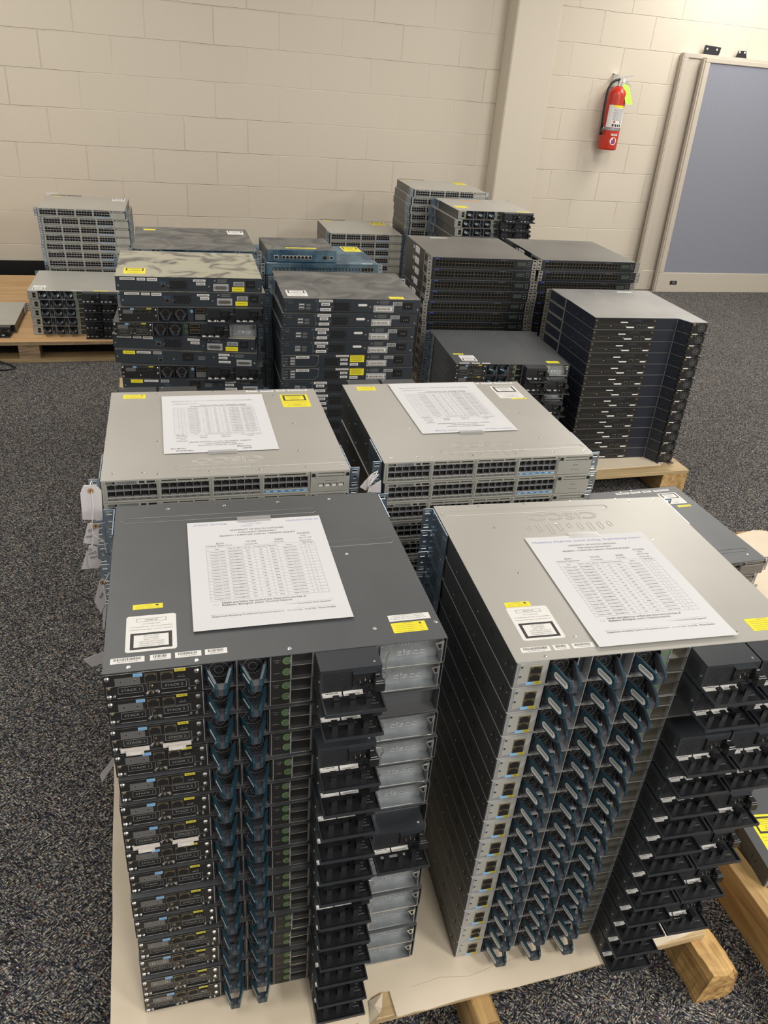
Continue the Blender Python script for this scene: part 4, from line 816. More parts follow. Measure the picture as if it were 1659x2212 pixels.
# ------------------------------------------------------------------ stacks
ORD = ['topmost', 'second', 'third', 'fourth', 'fifth', 'sixth', 'seventh', 'eighth', 'ninth', 'tenth', 'eleventh', 'twelfth', 'thirteenth', 'fourteenth', 'fifteenth', 'sixteenth']
def place(proto, x, y, z, yaw, label, group, cat='network switch', sz=1.0):
    o = copy_tree(proto)
    o.location = (x, y, z); o.rotation_euler = (0, 0, yaw); o.scale = (1, 1, sz)
    tag(o, label, cat, group); return o
DECK = 0.1095
def stack(n, x, y, yaw, pitch, pick, desc, where, group, off=lambda i: (0, 0, 0), sz=1.0, deck=DECK, first=0):
    """i = 0 is the top unit; everything rests on the deck"""
    out = []
    for i in range(n):
        dx, dy, da = off(i); a = yaw + da; c, s = math.cos(yaw), math.sin(yaw); z = deck + (n - 1 - i) * pitch
        o_ = 'topmost unit' if i == 0 else 'bottom unit' if i == n - 1 else ORD[i] + ' unit from the top'
        lb = '%s of %s, %s' % (o_, where, desc(i))
        out.append(place(pick(i), x + dx * c - dy * s, y + dx * s + dy * c, z, a, lb, group, sz=sz))
    return out
def top_world(x, y, yaw, u_, v_, z):
    c, s = math.cos(yaw), math.sin(yaw); return (x + u_ * c - v_ * s, y + u_ * s + v_ * c, z)

# pallets first: what the stacks stand on
def rough_timber(root, x0, x1, y0, y1, h, mt, seed=1, amp=.0035):
    rn = random.Random(seed); n = 40; prof = [(x0, 0), (x1 - .004, 0), (x1, .02), (x1 + .002, .05), (x1 - .004, h - .012), (x1 - .018, h), ((x0 + x1) / 2, h), (x0 + .006, h), (x0, h - .01), (x0, h * .5)]
    k = len(prof); vs = []; off = [[0, 0] for _ in prof]
    for i in range(n + 1):
        y = y0 + (y1 - y0) * (i / n) ** 1.6
        for j, (x, z) in enumerate(prof):
            off[j][0] = off[j][0] * .7 + rn.uniform(-amp, amp) * .5; off[j][1] = off[j][1] * .7 + rn.uniform(-amp, amp) * .5
            top = z >= h - .0005 and y > -5.06
            vs.append((x + off[j][0], y + (rn.uniform(-.004, .004) if i == 0 else 0), max(0, z + (0 if top else off[j][1] * (z > .001)))))
    fs = [tuple(range(k)), tuple(range(len(vs) - 1, len(vs) - k - 1, -1))]
    for i in range(n):
        for j in range(k): fs.append((i * k + j, (i + 1) * k + j, (i + 1) * k + (j + 1) % k, i * k + (j + 1) % k))
    m = MB(); m.add(vs, fs, mt); return m.build('stringer', root, scale=1)
def pallet(name_label, x0, x1, y0, y1, stringers, boards_along='x', front_mat='wood_x', deck_full=None, over=0.0, group='wooden pallets'):
    root = empty('pallet', (0, 0, 0)); tag(root, name_label, 'pallet', group)
    for sx0, sx1, sy0, sy1, mt in stringers:
        if mt == 'wood_rough': rough_timber(root, sx0, sx1, sy0, sy1, .0893, mt); continue
        m = MB(); m.prism([(sx0, .0), (sx1 - .006, .0), (sx1, .012), (sx1, .082), (sx1 - .008, .0895), (sx0 + .004, .0895), (sx0, .08)], 'y', sy0, sy1, mt); m.build('stringer', root, scale=1, bevel=.002)
    if deck_full:
        m = MB(); m.box(x0, x1, y0, y1, .090, .109, deck_full); m.build('deck_board', root, scale=1)
    elif boards_along == 'x':
        n = 7; w = (y1 - y0) / n
        for k in range(n): m = MB(); m.box(x0, x1, y0 + k * w + .004, y0 + (k + 1) * w - .018, .0895, .1062, front_mat); m.build('deck_board', root, scale=1, bevel=.0015)
    else:
        n = 8; w = (x1 - x0 - .05) / n
        m = MB(); m.box(x0, x0 + .044, y0, y1, .0895, .109, front_mat); m.build('deck_board', root, scale=1, bevel=.0015)
        for k in range(n): m = MB(); m.box(x0 + .05 + k * w, x0 + .05 + (k + 1) * w - .005, y0, y1, .0895, .109, front_mat); m.build('deck_board', root, scale=1, bevel=.0015)
    return root
pallet('near wooden pallet with rough timber ends under cardboard and two tall switch stacks', -.12, .90, -5.060, -4.0, [(-.10, -.06, -5.09, -4.0, 'wood_y'), (.432, .474, -5.10, -4.0, 'wood_y'), (.868, .935, -5.12, -4.0, 'wood_rough')])
pallet('right-hand pallet at the near right edge, light boards under a lone dark switch', 1.035, 2.05, -5.35, -3.80, [(1.04, 1.08, -5.35, -3.80, 'wood_y'), (1.52, 1.56, -5.35, -3.80, 'wood_y'), (2.0, 2.045, -5.35, -3.80, 'wood_y')], boards_along='y', front_mat='wood_y')
pallet('pallet under the tall black stack, its pine corner showing past the cardboard', 1.0, 2.066, -3.335, -2.14, [(1.02, 1.06, -3.33, -2.15, 'wood_y'), (1.48, 1.52, -3.33, -2.15, 'wood_y'), (1.95, 2.063, -3.33, -2.15, 'wood_y')], front_mat='wood_x')
pallet('pallet hidden under the two dark mixed stacks in the middle row', -.16, .90, -3.34, -2.10, [(-.14, -.10, -3.32, -2.12, 'wood_y'), (.36, .40, -3.32, -2.12, 'wood_y'), (.84, .88, -3.32, -2.12, 'wood_y')])
pallet('rear pallet behind the black stacks, carrying the light grey stacks by the wall', 1.05, 2.14, -1.66, -.33, [(1.07, 1.11, -1.64, -.35, 'wood_y'), (1.58, 1.62, -1.64, -.35, 'wood_y'), (2.08, 2.12, -1.64, -.35, 'wood_y')])
# plywood block pallet at the left
r = empty('pallet'); tag(r, 'plywood-topped block pallet by the left end of the wall', 'pallet', 'wooden pallets')
m = MB(); m.box(-1.75, .12, -1.60, -.27, .0925, .1095, 'plywood'); m.box(-1.75, .12, -1.601, -1.60, .0925, .1090, 'ply_edge'); m.build('deck', r, scale=1)
for bx in (-1.55, -.652, .02):
    for by in (-1.59, -.98, -.38):
        m = MB(); m.box(bx, bx + .098, by, by + .10, .018, .0925, 'ply_edge'); m.build('block', r, scale=1)
for by in (-1.59, -.98, -.38): m = MB(); m.box(-1.75, .12, by, by + .10, 0, .018, 'wood_x'); m.build('bottom_board', r, scale=1)

# cardboard sheets
def sheet(pts, z0, label, thick=.003, flaps=()):
    m = MB(); m.prism(pts, 'z', z0, z0 + thick, 'cardboard')
    for q in flaps: m.prism(q[0], 'z', q[1], q[1] + .002, 'cardboard')
    o = m.build('cardboard_sheet', scale=1); tag(o, label, 'cardboard', 'cardboard sheets on the pallets'); return o
rn = random.Random(3)
def ragged(a, b, n, amp):
    out = []
    for k in range(n): t = k / n; out.append((a[0] + (b[0] - a[0]) * t + rn.uniform(-amp, amp), a[1] + (b[1] - a[1]) * t + rn.uniform(-amp, amp)))
    return out
edge = ragged((-.142, -5.06), (.225, -5.062), 10, .0012) + [(.236, -5.055), (.246, -5.075), (.256, -5.058), (.262, -5.040), (.266, -5.022), (.285, -5.016), (.300, -5.019), (.301, -5.060)] + ragged((.305, -5.060), (.70, -5.063), 16, .0016) + ragged((.70, -5.062), (.895, -5.048), 8, .0015)
edge += ragged((.895, -5.045), (.90, -4.0), 6, .002) + ragged((.90, -3.98), (-.150, -3.97), 6, .002) + ragged((-.150, -3.97), (-.142, -5.06), 12, .0012)
cb = sheet(edge, .1063, 'tan cardboard sheet with a torn front edge under the two near stacks')
m = MB()   # the torn curl of paper at the front edge
cu = [(.256, -5.060, .1100), (.262, -5.064, .117), (.272, -5.056, .121), (.268, -5.040, .117), (.280, -5.044, .113), (.288, -5.020, .1105), (.262, -5.028, .1112)]
m.add([(x, y, z) for x, y, z in cu] + [(x, y, z - .0012) for x, y, z in cu], [(0, 1, 2), (0, 2, 3), (3, 2, 4), (3, 4, 5), (0, 3, 6), (3, 5, 6), (9, 8, 7), (10, 9, 7), (11, 9, 10), (12, 11, 10)], 'cardboard'); m.build('torn_flap', cb, scale=1)
m = MB()
for q in ([(.34, -5.022), (.39, -5.018), (.44, -5.028), (.50, -5.020), (.56, -5.016), (.62, -5.024)],):
    m.tube([(a, b, .1092) for a, b in q], .0003, 'tag_brown', n=4)
m.build('crease', cb, scale=1)
sheet([(1.05, -4.45), (1.92, -4.50), (2.035, -4.46), (2.05, -3.815), (2.00, -3.802), (1.985, -3.808), (1.915, -3.82), (1.06, -3.84)], .1092, 'tan cardboard corner on the right-hand pallet behind the light grey stack', .0025)
sheet([(1.02, -3.29), (1.967, -3.276), (1.985, -2.18), (1.02, -2.16)], .1063, 'brown cardboard sheet under the tall black stack')

TOP_SCREWS_A = ((-140, 393), (-48, 394), (43, 396), (133, 395), (128, 220), (128, 35), (216, 36), (8, 12), (-110, 8), (-192, 8))
# ---- A: near left dark stack
A = (0.133, -4.917, -.025); pA = (0.779 - DECK) / 15
pr_full, pr_none, pr_caps, pr_psu = make_dark_rear(), make_dark_rear(first=False, second=None), make_dark_rear(caps=True), make_dark_rear(second='psu')
def pickA(i): return pr_none if i == 2 else pr_caps if i in (6,) else pr_psu if i == 7 else pr_full
seqA = {2: 'empty-bay dark switch with white port caps'}
def descA(i): return {2: 'white caps, empty bays', 6: 'dark, white port caps', 7: 'dark, two black power supplies'}.get(i, 'dark switch')
stack_cap(pr_none, -211); stack_cap(pr_none, -158)
dxA = (0, 0, -1, 1, 3, 0, 0, 0, 1, 0, 1, 3, 1, 1, 1); dyA = (0, 2, -2, -4, -9, -12, -15, -18, -22, -31, -35, -41, -42, -48, -49)
stA = stack(15, *A, pA, pickA, descA, 'the near left stack', 'dark switches in the near left stack', off=lambda i: (dxA[i] / 1000, dyA[i] / 1000, 0))
lid_extras(stA[0], TOP_SCREWS_A, groove=[(-212, 103, 360), (-30, 211, 250)])
yellow_label(stA[0], -189.5, -150, 123.5, 134.5); laser_label(stA[0], -197, -133, 35, 109); bar_labels(stA[0], [(-214, -173), (-166.5, -141), (-136, -103.5), (-99, -71)], 16, 26.5, ('WS-C3750X-48PF-L V06', 'SN: FDO1808P2AK', '70:81:05:1A:D3:80', 'CMMPY00ARC'))
yellow_label(stA[0], 152, 201, 20, 41, rows=5); 
m = MB(); m.box(152, 212, 45, 58.5, H, H + .2, 'white_label')
for k in range(3): m.text('IEC 60950 19 2NP CFR 47 EMC 0', (180, 49 + k * 3.6, H + .28), 2.6, 'z', 'ink_grey', w=52 - 4 * k, rot=PI)
m.build('barcode_label', stA[0], label='white small-print sticker')
# ---- B: near right light stack
B = (0.648, -5.005, -.060); pB = (0.783 - DECK) / 15
lr, lr_one, lr_none = make_light_rear(), make_light_rear(second=False), make_light_rear(first=False, second=False)
stB = stack(15, *B, pB, lambda i: lr_none if i == 2 else lr if i in (0, 1, 3, 4, 6, 8, 10, 12) else lr_one, lambda i: 'light grey switch, empty power bays' if i == 2 else 'light grey, %s power suppl%s' % (('two', 'ies') if i in (0, 1, 3, 4, 6, 8, 10, 12) else ('one', 'y')), 'the near right stack', 'light switches in the near right stack')
lid_extras(stB[0], ((-212, 404), (-142, 404), (-55, 406), (36, 407), (127, 408), (151, 401), (202, 402), (-137, 331), (-24, 333), (-144, 198), (126, 267), (-121, 42), (-179, 8), (123, 22)), groove=[(-216, 97, 382)], logo=(-2, 356, PI))
yellow_label(stB[0], -195, -156, 114.5, 126); laser_label(stB[0], -197, -134, 40.5, 113.5); bar_labels(stB[0], [(-208, -166), (-161, -138), (-133, -101)], 17, 27, ('WS-C3850-48P-S V05', 'SN: FOC1716X0GX', '0C:D9:96:21:47:80')); yellow_label(stB[0], 150, 207, 20, 47, rows=6)
# ---- C and D: mid stacks, ports toward the camera
C_ = (0.116, -4.421, -.027); D_ = (0.630, -4.421, -.030); pC = (0.783 - DECK) / 15; pD = (0.786 - DECK) / 15
fr_sfp, fr, fr_dark = make_front48(sfp=True), make_front48(), make_front48(body='dark_paint', side='dark_face', face='grey_plate', frame_m='grey_plate', strip='grey_plate', ear='galvanised', psu_back=False, perforated=False)
pl_light = make_plain(410, 'bezel', 'shaded_side', ear='zinc')
stC = stack(15, *C_, pC, lambda i: fr_sfp if i == 0 else fr if i < 3 else pl_light, lambda i: 'light grey, four uplink slots' if i == 0 else 'light grey port switch', 'the mid left stack', 'light switches behind the near left stack')
stD = stack(15, *D_, pD, lambda i: fr, lambda i: 'light grey 48-port switch', 'the mid right stack', 'light switches behind the near right stack', off=lambda i: ((0, 4, 2, 3, 6, 4, 5, 6, 6, 7, 7, 7, 8, 8, 8)[i] / 1000, 0, 0))
lid_extras(stC[0], ((-203, 26), (-152, 25), (-126, 18), (-36, 18), (55, 17), (141, 19), (211, 19), (-128, 395), (-6, 404), (124, 375), (146, 218), (137, 88), (-126, 153)), groove=[(-95, 219, 38)], logo=(2, 64, PI))
lid_extras(stD[0], ((-203, 20), (-150, 20), (-120, 15), (-36, 18), (55, 17), (141, 19), (211, 19), (146, 218), (137, 88), (-126, 153)), groove=[(-96, 217, 40)], logo=(0, 64, PI))
yellow_label(stC[0], -197, -151, 372, 394, rot=0); laser_label(stC[0], 138, 200, 305, 377, rot=0, yellow=True); yellow_label(stD[0], -193, -149, 370, 394, rot=0); laser_label(stD[0], 137, 200, 306, 382, rot=0); yellow_label(stD[0], 163, 203, 298, 305, rot=0, rows=2)
bar_labels(stC[0], [(66, 92), (98, 128), (134, 154), (160, 205)], 397, 407); bar_labels(stD[0], [(82, 118), (124, 152), (158, 206)], 397, 408)
m = MB(); m.text('VERDANT', (108, 404, H + .3), 9, 'z', 'ink_blue', w=46, shear=.2); m.build('handwriting', stC[0], label='purple handwriting')
# ---- forms
def fm(S, zt, u_, v_, da, flip, *a, **k):
    w = top_world(*S, u_ / 1000, v_ / 1000, zt + .0010); return form(w, S[2] + da, flip, *a, **k)
fm(A, .779, -111.5, 61, -.003, False, (('Justin Schlag', 36, 270, 6.5, 53), ('Engineering', 98, 272, 4.5, 26), ('Intern', 100, 266, 4, 15), ('Wiped', 93, 259.5, 4.5, 18), ('Madeline McBride', 186, 269, 6.5, 54), ('-', 114, 266, 14, 8)), 'Catalyst 3750', 'white transfer form on the near left dark stack, blue names at both corners')
fm(B, .783, -98.5, 12, 0.0, False, (('Madeline McBride, Justin Schlag, Engineering Intern', 106, 262, 8, 196),), 'Catalyst 3850', 'white transfer form on the near right light stack, handwriting across its top')
fm(C_, .783, 98.5, 375, 0.01, True, (('Justin', 60, 268, 8, 18), ('Schlag', 66, 259, 7, 26), ('Madeline', 178, 270, 8, 32), ('McBride', 190, 260, 7, 28)), 'Catalyst 3850', 'upside-down white form on the stack behind the near left one, near a yellow sticker', hand='ink')
fm(D_, .786, 102.5, 403, 0.012, True, (('Madeline McBride', 40, 268, 8, 62), ('Justin Schlag', 160, 268, 8, 48)), 'Catalyst 3850', 'upside-down white form on the stack behind the near right one')
# ---- E: dusty mixed stack
E_ = (0.124, -3.171, -.039); pE = (0.825 - DECK) / 16
ea, em, mr_, ms_ = make_edge_rear(kind='a', top='dusty_tan'), make_edge_rear(kind='m'), make_mid_rear(350), make_mid_rear(350, True)
pl_dark = make_plain(350, 'dark_face', 'dark_paint', ear='zinc')
seqE = [ea, ea, mr_, ms_, ea, em, mr_, em]
dE = [(0, 0, 0), (.010, -.002, 0), (.002, -.020, -.005), (-.017, -.034, -.04), (-.026, -.030, -.13), (-.022, -.044, -.11), (-.004, -.054, -.06), (-.004, -.056, -.07)]
dscE = ['dusty lid, yellow sticker', 'dark, hex vent', 'two fans, two power supplies', 'green rings, blank cover', 'skewed, hex vent', 'mid power socket', 'dark, two fans', 'yellow label at left']
stE = stack(16, *E_, pE, lambda i: seqE[i] if i < 8 else pl_dark, lambda i: dscE[i] if i < 8 else 'dark switch', 'the dusty mixed stack', 'dark switches in the dusty mixed stack', off=lambda i: dE[i] if i < 8 else (0, -.03, 0))
laser_label(stE[0], -200, -134, 34, 106, rot=0, yellow=True)
# ---- F: stack with hexagon vents
F_ = (0.621, -3.295, -.047); pF = (0.793 - DECK) / 15
ef, eg = make_edge_rear(kind='f'), make_edge_rear(kind='g')
stF = stack(15, *F_, pF, lambda i: eg if i in (4, 5) else ef, lambda i: 'dark, yellow label' if i in (4, 5) else 'dark, USB sockets', 'the hex-vent stack', 'dark switches in the hex-vent stack', off=lambda i: (-(0, 4, 9, 10, 7, 6, 8, 3, 5, 8, 4, 6, 8, 5, 4)[i] / 1000, 0, (0, .03, .02, .01, .01, 0, 0, .01, 0, 0, 0, 0, 0, 0, 0)[i]))
laser_label(stF[0], -207, -141, 26, 95, rot=0); yellow_label(stF[0], 122, 170, 7, 34, rot=0)
# ---- O behind E, G behind F with the small switch on top
fo = make_front48(body='dusty_dark', side='dark_face', face='cisco_blue', frame_m='gold', strip='cisco_blue', ear='galvanised', psu_back=False, perforated=False)
O_ = (0.179, -2.640, -.018); pO = (0.795 - DECK) / 15
stO = stack(15, *O_, pO, lambda i: fo if i < 2 else pl_dark, lambda i: 'dark switch', 'the stack behind the dusty mixed one', 'dark switches behind the dusty mixed stack')
laser_label(stO[0], 140, 205, 300, 370, rot=0); yellow_label(stO[0], -190, -145, 340, 362, rot=0)
G_ = (0.656, -2.666, .013); pG = (0.757 - DECK) / 14
gb = make_blue_front()
stG = stack(14, *G_, pG, lambda i: gb if i == 0 else pl_dark, lambda i: 'blue, gold ports' if i == 0 else 'dark switch', 'the stack under the small blue box', 'switches under the small blue box')
laser_label(stG[0], 140, 215, 225, 318, rot=0, yellow=True); bar_labels(stG[0], [(-218, -180), (158, 200)], 6, 16)
w = top_world(*G_, -.079, .020, .757)
gs = place(make_blue_small(), w[0], w[1], w[2], .01, 'small blue-fronted eight-port switch lying on a wider blue switch', None)
yellow_label(gs, -60, 60, 30, 44, rot=0)
# ---- H, I: black 48-port stacks; J: tall black stack
bf = make_black_front()
Hs = (1.340, -2.632, -.050); stH = stack(15, *Hs, .0447, lambda i: bf, lambda i: 'black 48-port switch', 'the left black 48-port stack', 'black switches in the left black stack', sz=1.0, off=lambda i: ((0, 1, 4, 3, -1, 0, 3, 2, 1, 0, 2, 3, 1, 2, 1, 0)[i] / 1000, 0, 0))
Is = (1.826, -2.650, -.046); stI = stack(15, *Is, .0447, lambda i: bf, lambda i: 'black 48-port switch', 'the right black 48-port stack', 'black switches in the rear right black stack', sz=1.0, off=lambda i: ((0, 12, -3, 1, 0, 0, 2, 0, 1, 0, 0, 0, 0, 0, 0, 0)[i] / 1000, 0, 0))
br_ = make_black_rear(); J_ = (1.807, -3.179, -.053)
stJ = stack(13, *J_, .0447, lambda i: br_, lambda i: 'black switch', 'the far right black stack', 'black switches in the far right stack', off=lambda i: (0, -.0014 * i, 0), sz=1.0)
for u_ in (stI[0], stJ[0]):
    m = MB(); m.text('JUNIPER', (-10, 355, H - .2), 22, 'z', g_mat(u_), rot=PI, w=120, outline=True); m.tube([(72 + 17 * math.cos(a * PI / 10), 355 + 11 * math.sin(a * PI / 10), H) for a in range(21)], .6, g_mat(u_), n=5); m.build('lid_embossing', u_)
m = MB(); m.box(-120, -40, 388, 400, H, H + .2, 'white_label'); m.build('barcode_label', stH[0], label='white barcode sticker'); m = MB(); m.box(60, 130, 368, 380, H, H + .2, 'white_label'); m.build('barcode_label', stJ[0], label='white barcode sticker')
# ---- K: dark stack with bracket
K_ = (1.279, -3.176, -.088); stK = stack(9, *K_, .0455, lambda i: (pr_full, pr_psu, pr_full, pr_psu)[i % 4], lambda i: 'dark switch', 'the low dark middle stack', 'dark switches in the low middle stack')
laser_label(stK[0], -190, -130, 30, 95, rot=PI); yellow_label(stK[0], -205, -165, 104, 115); yellow_label(stK[0], 140, 190, 18, 40); bar_labels(stK[0], [(-208, -170), (-160, -130), (-120, -90)], 6, 14); lid_extras(stK[0], ((-140, 380), (43, 380), (128, 220)))
# ---- S and T at the right
S_ = (1.306, -4.324, .013); stS = stack(6, *S_, .0452, lambda i: fr_dark, lambda i: 'dark switch', 'the low right-edge stack', 'dark switches in the low right stack', off=lambda i: ((0, -.02, -.006, 0, 0, 0)[i], 0, 0), deck=.112)
laser_label(stS[0], 130, 195, 310, 375, rot=0); yellow_label(stS[0], 150, 195, 290, 300, rot=0, rows=2); bar_labels(stS[0], [(0, 45), (50, 85), (92, 122), (130, 185)], 388, 398); lid_extras(stS[0], ((185, 30), (100, 30), (20, 400), (60, 405)), groove=[(-95, 200, 52)])
t_ = make_plain(400, 'bezel_metal', 'dark_paint'); t_ = place(t_, 1.291, -5.034, .109, -.15, 'lone dark switch with a yellow sticker on the right-hand pallet', None)
laser_label(t_, -200, -135, 40, 130, rot=0, yellow=True)
m = DB(); screw(m, -214, -30, 3.2, -1.5); rj45(m, -200, -184, Zt(-30), Zt(-12)); m.build('console_jack', t_); m = MB(); [m.box(-222.8, -222.4, y, y + 2, 18, 26, 'hole') for y in (40, 52, 110, 180)]; m.build('side_slots', t_)
# ---- light stacks by the wall
lr2 = make_light_rear(fans_simple=True, hexes=False)
L_ = (-.306, -1.006, -.048); stL = stack(12, *L_, .0445, lambda i: fr, lambda i: 'light grey port switch', 'the far left light stack', 'light switches at the far left', off=lambda i: ((-14, 0, 2, 3, 0, 2, 4, 5, 5, 5, 5, 5)[i] / 1000, 0, 0))
yellow_label(stL[0], -190, -150, 380, 396, rot=0); laser_label(stL[0], 135, 205, 300, 385, rot=0)
P_ = (1.272, -1.02, -.015); stP = stack(10, *P_, .0447, lambda i: fr, lambda i: 'light grey port switch', 'the low light wall stack', 'light switches in the low wall stack')
yellow_label(stP[0], -190, -140, 380, 400, rot=0); laser_label(stP[0], 110, 200, 290, 390, rot=0, yellow=True)
Q_ = (1.740, -1.087, -.039); stQ = stack(16, *Q_, .0447, lambda i: fr, lambda i: 'light grey port switch', 'the tallest light wall stack', 'light switches in the tallest wall stack', off=lambda i: ((10, 0, -5, 0, 3, 0, 2, 0, 0, 0, 0, 0, 0, 0, 0, 0)[i] / 1000, 0, 0))
yellow_label(stQ[0], -190, -140, 380, 400, rot=0); laser_label(stQ[0], 130, 200, 290, 390, rot=0, yellow=True)
R_ = (1.855, -1.545, -.012); stR = stack(15, *R_, .0455, lambda i: lr2, lambda i: 'light grey switch', 'the light stack before the tallest', 'light switches before the tallest wall stack', off=lambda i: ((0, -16, -8, -14, 0, 0, 0, 0, 0, 0, 0, 0, 0, 0, 0)[i] / 1000, 0, 0))
yellow_label(stR[0], -200, -130, 90, 150, rot=0); yellow_label(stR[0], 130, 200, 10, 34, rot=0)
m = MB(); m.box(-110, 40, 330, 352, H, H + .2, 'orange_label'); m.build('orange_label', stR[0], label='orange sticker')
M_ = (-.363, -1.492, -.045); stM = stack(5, *M_, .0450, lambda i: lr2, lambda i: 'light grey switch', 'the stack on the plywood pallet', 'light switches on the plywood pallet', off=lambda i: ((0, 5, 3, 4, 2)[i] / 1000, 0, 0))
laser_label(stM[0], -205, -145, 20, 100, rot=PI); bar_labels(stM[0], [(-215, -160), (-150, -90), (-20, 35)], 3, 14); yellow_label(stM[0], 90, 160, 6, 20)
place(lr2, -.893, -1.455, .1095, -.02, 'lone light grey switch cut off by the left edge, on plywood pallet', None)

# ------------------------------------------------------------------ string tags hanging from the rack ears
def hang_tag(pts, y, label, strings=(), hole=None, brown=None, writing=None, lean=0.0):
    r = empty('paper_tag', (pts[0][0], y, pts[0][1])); tag(r, label, 'tag', 'paper tags on strings')
    ox, oz = pts[0]; m = MB(); zt = pts[0][1]
    def P(x, z): return (x - ox, (zt - z) * lean, z - oz)
    n = len(pts); vs = [P(*q) for q in pts] + [tuple(a + b for a, b in zip(P(*q), (0, .0006, 0))) for q in pts]
    m.add(vs, [tuple(range(n)), tuple(range(2 * n - 1, n - 1, -1))] + [(i, (i + 1) % n, n + (i + 1) % n, n + i) for i in range(n)], 'tag_paper'); m.build('card', r, scale=1)
    if brown:
        m = MB(); b = P(*brown); m.cyl((b[0], b[2]), .0052, 'y', b[1] - .0008, b[1] - .0001, 'tag_brown', n=16); m.cyl((b[0], b[2]), .0017, 'y', b[1] - .001, b[1] - .0008, 'hole', n=8); m.build('reinforcing_ring', r, scale=1, label='brown ring round the string hole')
    for s in strings:
        m = MB(); m.tube([(q[0] - ox, (q[2] if len(q) > 2 else y - .002) - y, q[1] - oz) for q in s], .0008, 'string'); m.build('string', r, scale=1)
    for t, x, z, w, rot in (writing or []):
        m = MB(); b = P(x, z); m.text(t, (b[0], b[1] - .0006, b[2]), .0075, 'y', 'ink', w=w, rot=rot, shear=.2); m.build('handwriting', r, scale=1)
    return r
hang_tag([(-.1308, .7925), (-.1107, .791), (-.1034, .7805), (-.107, .7227), (-.1398, .7255), (-.1377, .7775)], -4.445, 'big blank white tag with a brown ring, left of the mid left stack', brown=(-.1205, .781),
         strings=([(-.117, .770, -4.41), (-.119, .8096 - .018, -4.43), (-.1207, .792), (-.1291, .7915), (-.1345, .785)], [(-.12, .781), (-.1189, .767), (-.1213, .7374), (-.1263, .7113), (-.1251, .6938), (-.1145, .684), (-.1094, .6805), (-.1072, .6545)]))
hang_tag([(-.1333, .7113), (-.1148, .7097), (-.1202, .6649), (-.1455, .6714)], -4.435, 'folded tag with handwriting just below the big blank tag', brown=(-.121, .705), writing=[('JS 4/29', -.128, .697, .013, .3), ('Wiped', -.133, .684, .013, .3)])
hang_tag([(-.1341, .6803), (-.1293, .6821), (-.1197, .6769), (-.1222, .6453), (-.1376, .6339), (-.1395, .6452)], -4.46, 'small clipped tag reading JS 4/29/25 Wiped', strings=([(-.1287, .6797), (-.1248, .6949), (-.1243, .7141), (-.1265, .7295)],), writing=[('JS', -.132, .672, .005, .25), ('4/29/25', -.1295, .665, .014, .25), ('Wiped', -.129, .656, .012, .25)])
hang_tag([(-.1405, .6582), (-.1177, .6335), (-.1239, .6198), (-.1543, .6191)], -4.44, 'dim tag turned sideways behind the small written tag')
hang_tag([(-.1111, .6583), (-.1061, .6479), (-.1109, .6067), (-.1216, .5846), (-.1296, .6111), (-.1169, .6531)], -4.53, 'pointed tag hanging beside the near left stack lid', brown=(-.1117, .649), strings=([(-.1102, .6496), (-.1048, .6587), (-.1014, .6544, -4.51)], [(-.1113, .6458), (-.1103, .626), (-.1094, .6119)]), writing=[('Wiped', -.1165, .622, .012, 1.2)])
hang_tag([(-.117, .5967), (-.1094, .6119), (-.1179, .5567), (-.1213, .5572)], -4.54, 'narrow edge of a tag below the pointed tag')
hang_tag([(-.115, .5575), (-.1175, .5331), (-.1405, .5266), (-.1519, .5451)], -4.60, 'tag sticking out sideways by the lid corner of the near left stack')
hang_tag([(-.1120, .3431), (-.1100, .3317), (-.1491, .2678), (-.1514, .2865)], -4.62, 'slanting tag low on the left side of the near left stack')
hang_tag([(.3716, .8119 - .03), (.3878, .8109 - .03), (.3665, .7451), (.3528, .7551)], -4.45, 'thin curled tag on the left ear of the mid right stack', strings=([(.3913, .778, -4.43), (.3731, .7835), (.368, .775), (.3678, .7594)],), lean=.1)
hang_tag([(.3721, .7591), (.3907, .7721), (.393, .7431), (.3664, .7469)], -4.455, 'crumpled tag below the thin curled one on the mid right stack', strings=([(.3905, .7756, -4.43), (.3713, .7699), (.3664, .7469)],), lean=.1)

# ------------------------------------------------------------------ fire extinguisher on the wall
r = empty('fire_extinguisher', (3.318, -.085, 1.02)); tag(r, 'red fire extinguisher hung on the block wall right of the pilaster', 'fire extinguisher')
def lathe(m, prof, mt, n=32):
    vs = []; fs = []
    for rr, z in prof: vs += [(rr * math.cos(2 * PI * k / n), rr * math.sin(2 * PI * k / n), z) for k in range(n)]
    for i in range(len(prof) - 1):
        for k in range(n): fs.append((i * n + k, i * n + (k + 1) % n, (i + 1) * n + (k + 1) % n, (i + 1) * n + k))
    fs += [tuple(range(n - 1, -1, -1)), tuple(range(len(vs) - n, len(vs)))]; m.add(vs, fs, mt)
m = MB(); lathe(m, [(60, 0), (66, 4), (67, 12), (67, 345), (64, 368), (54, 388), (36, 402), (20, 409), (16, 412)], 'ext_red'); m.build('cylinder', r, smooth=True)
m = MB(); lathe(m, [(15, 410), (15, 432), (20, 434), (20, 446), (11, 448), (11, 462)], 'silver', 16); m.box(-14, 14, -14, 14, 434, 462, 'silver'); m.cyl((20, 448), 13, 'y', -22, -10, 'white_label', n=16); m.build('valve', r)
m = MB(); m.prism([(-12, 462), (20, 472), (92, 484), (92, 478), (22, 463), (-12, 455)], 'y', -11, 11, 'silver'); m.prism([(8, 450), (60, 442), (92, 418), (88, 412), (56, 434), (8, 440)], 'y', -11, 11, 'silver'); m.build('handle', r, label='silver squeeze handle')
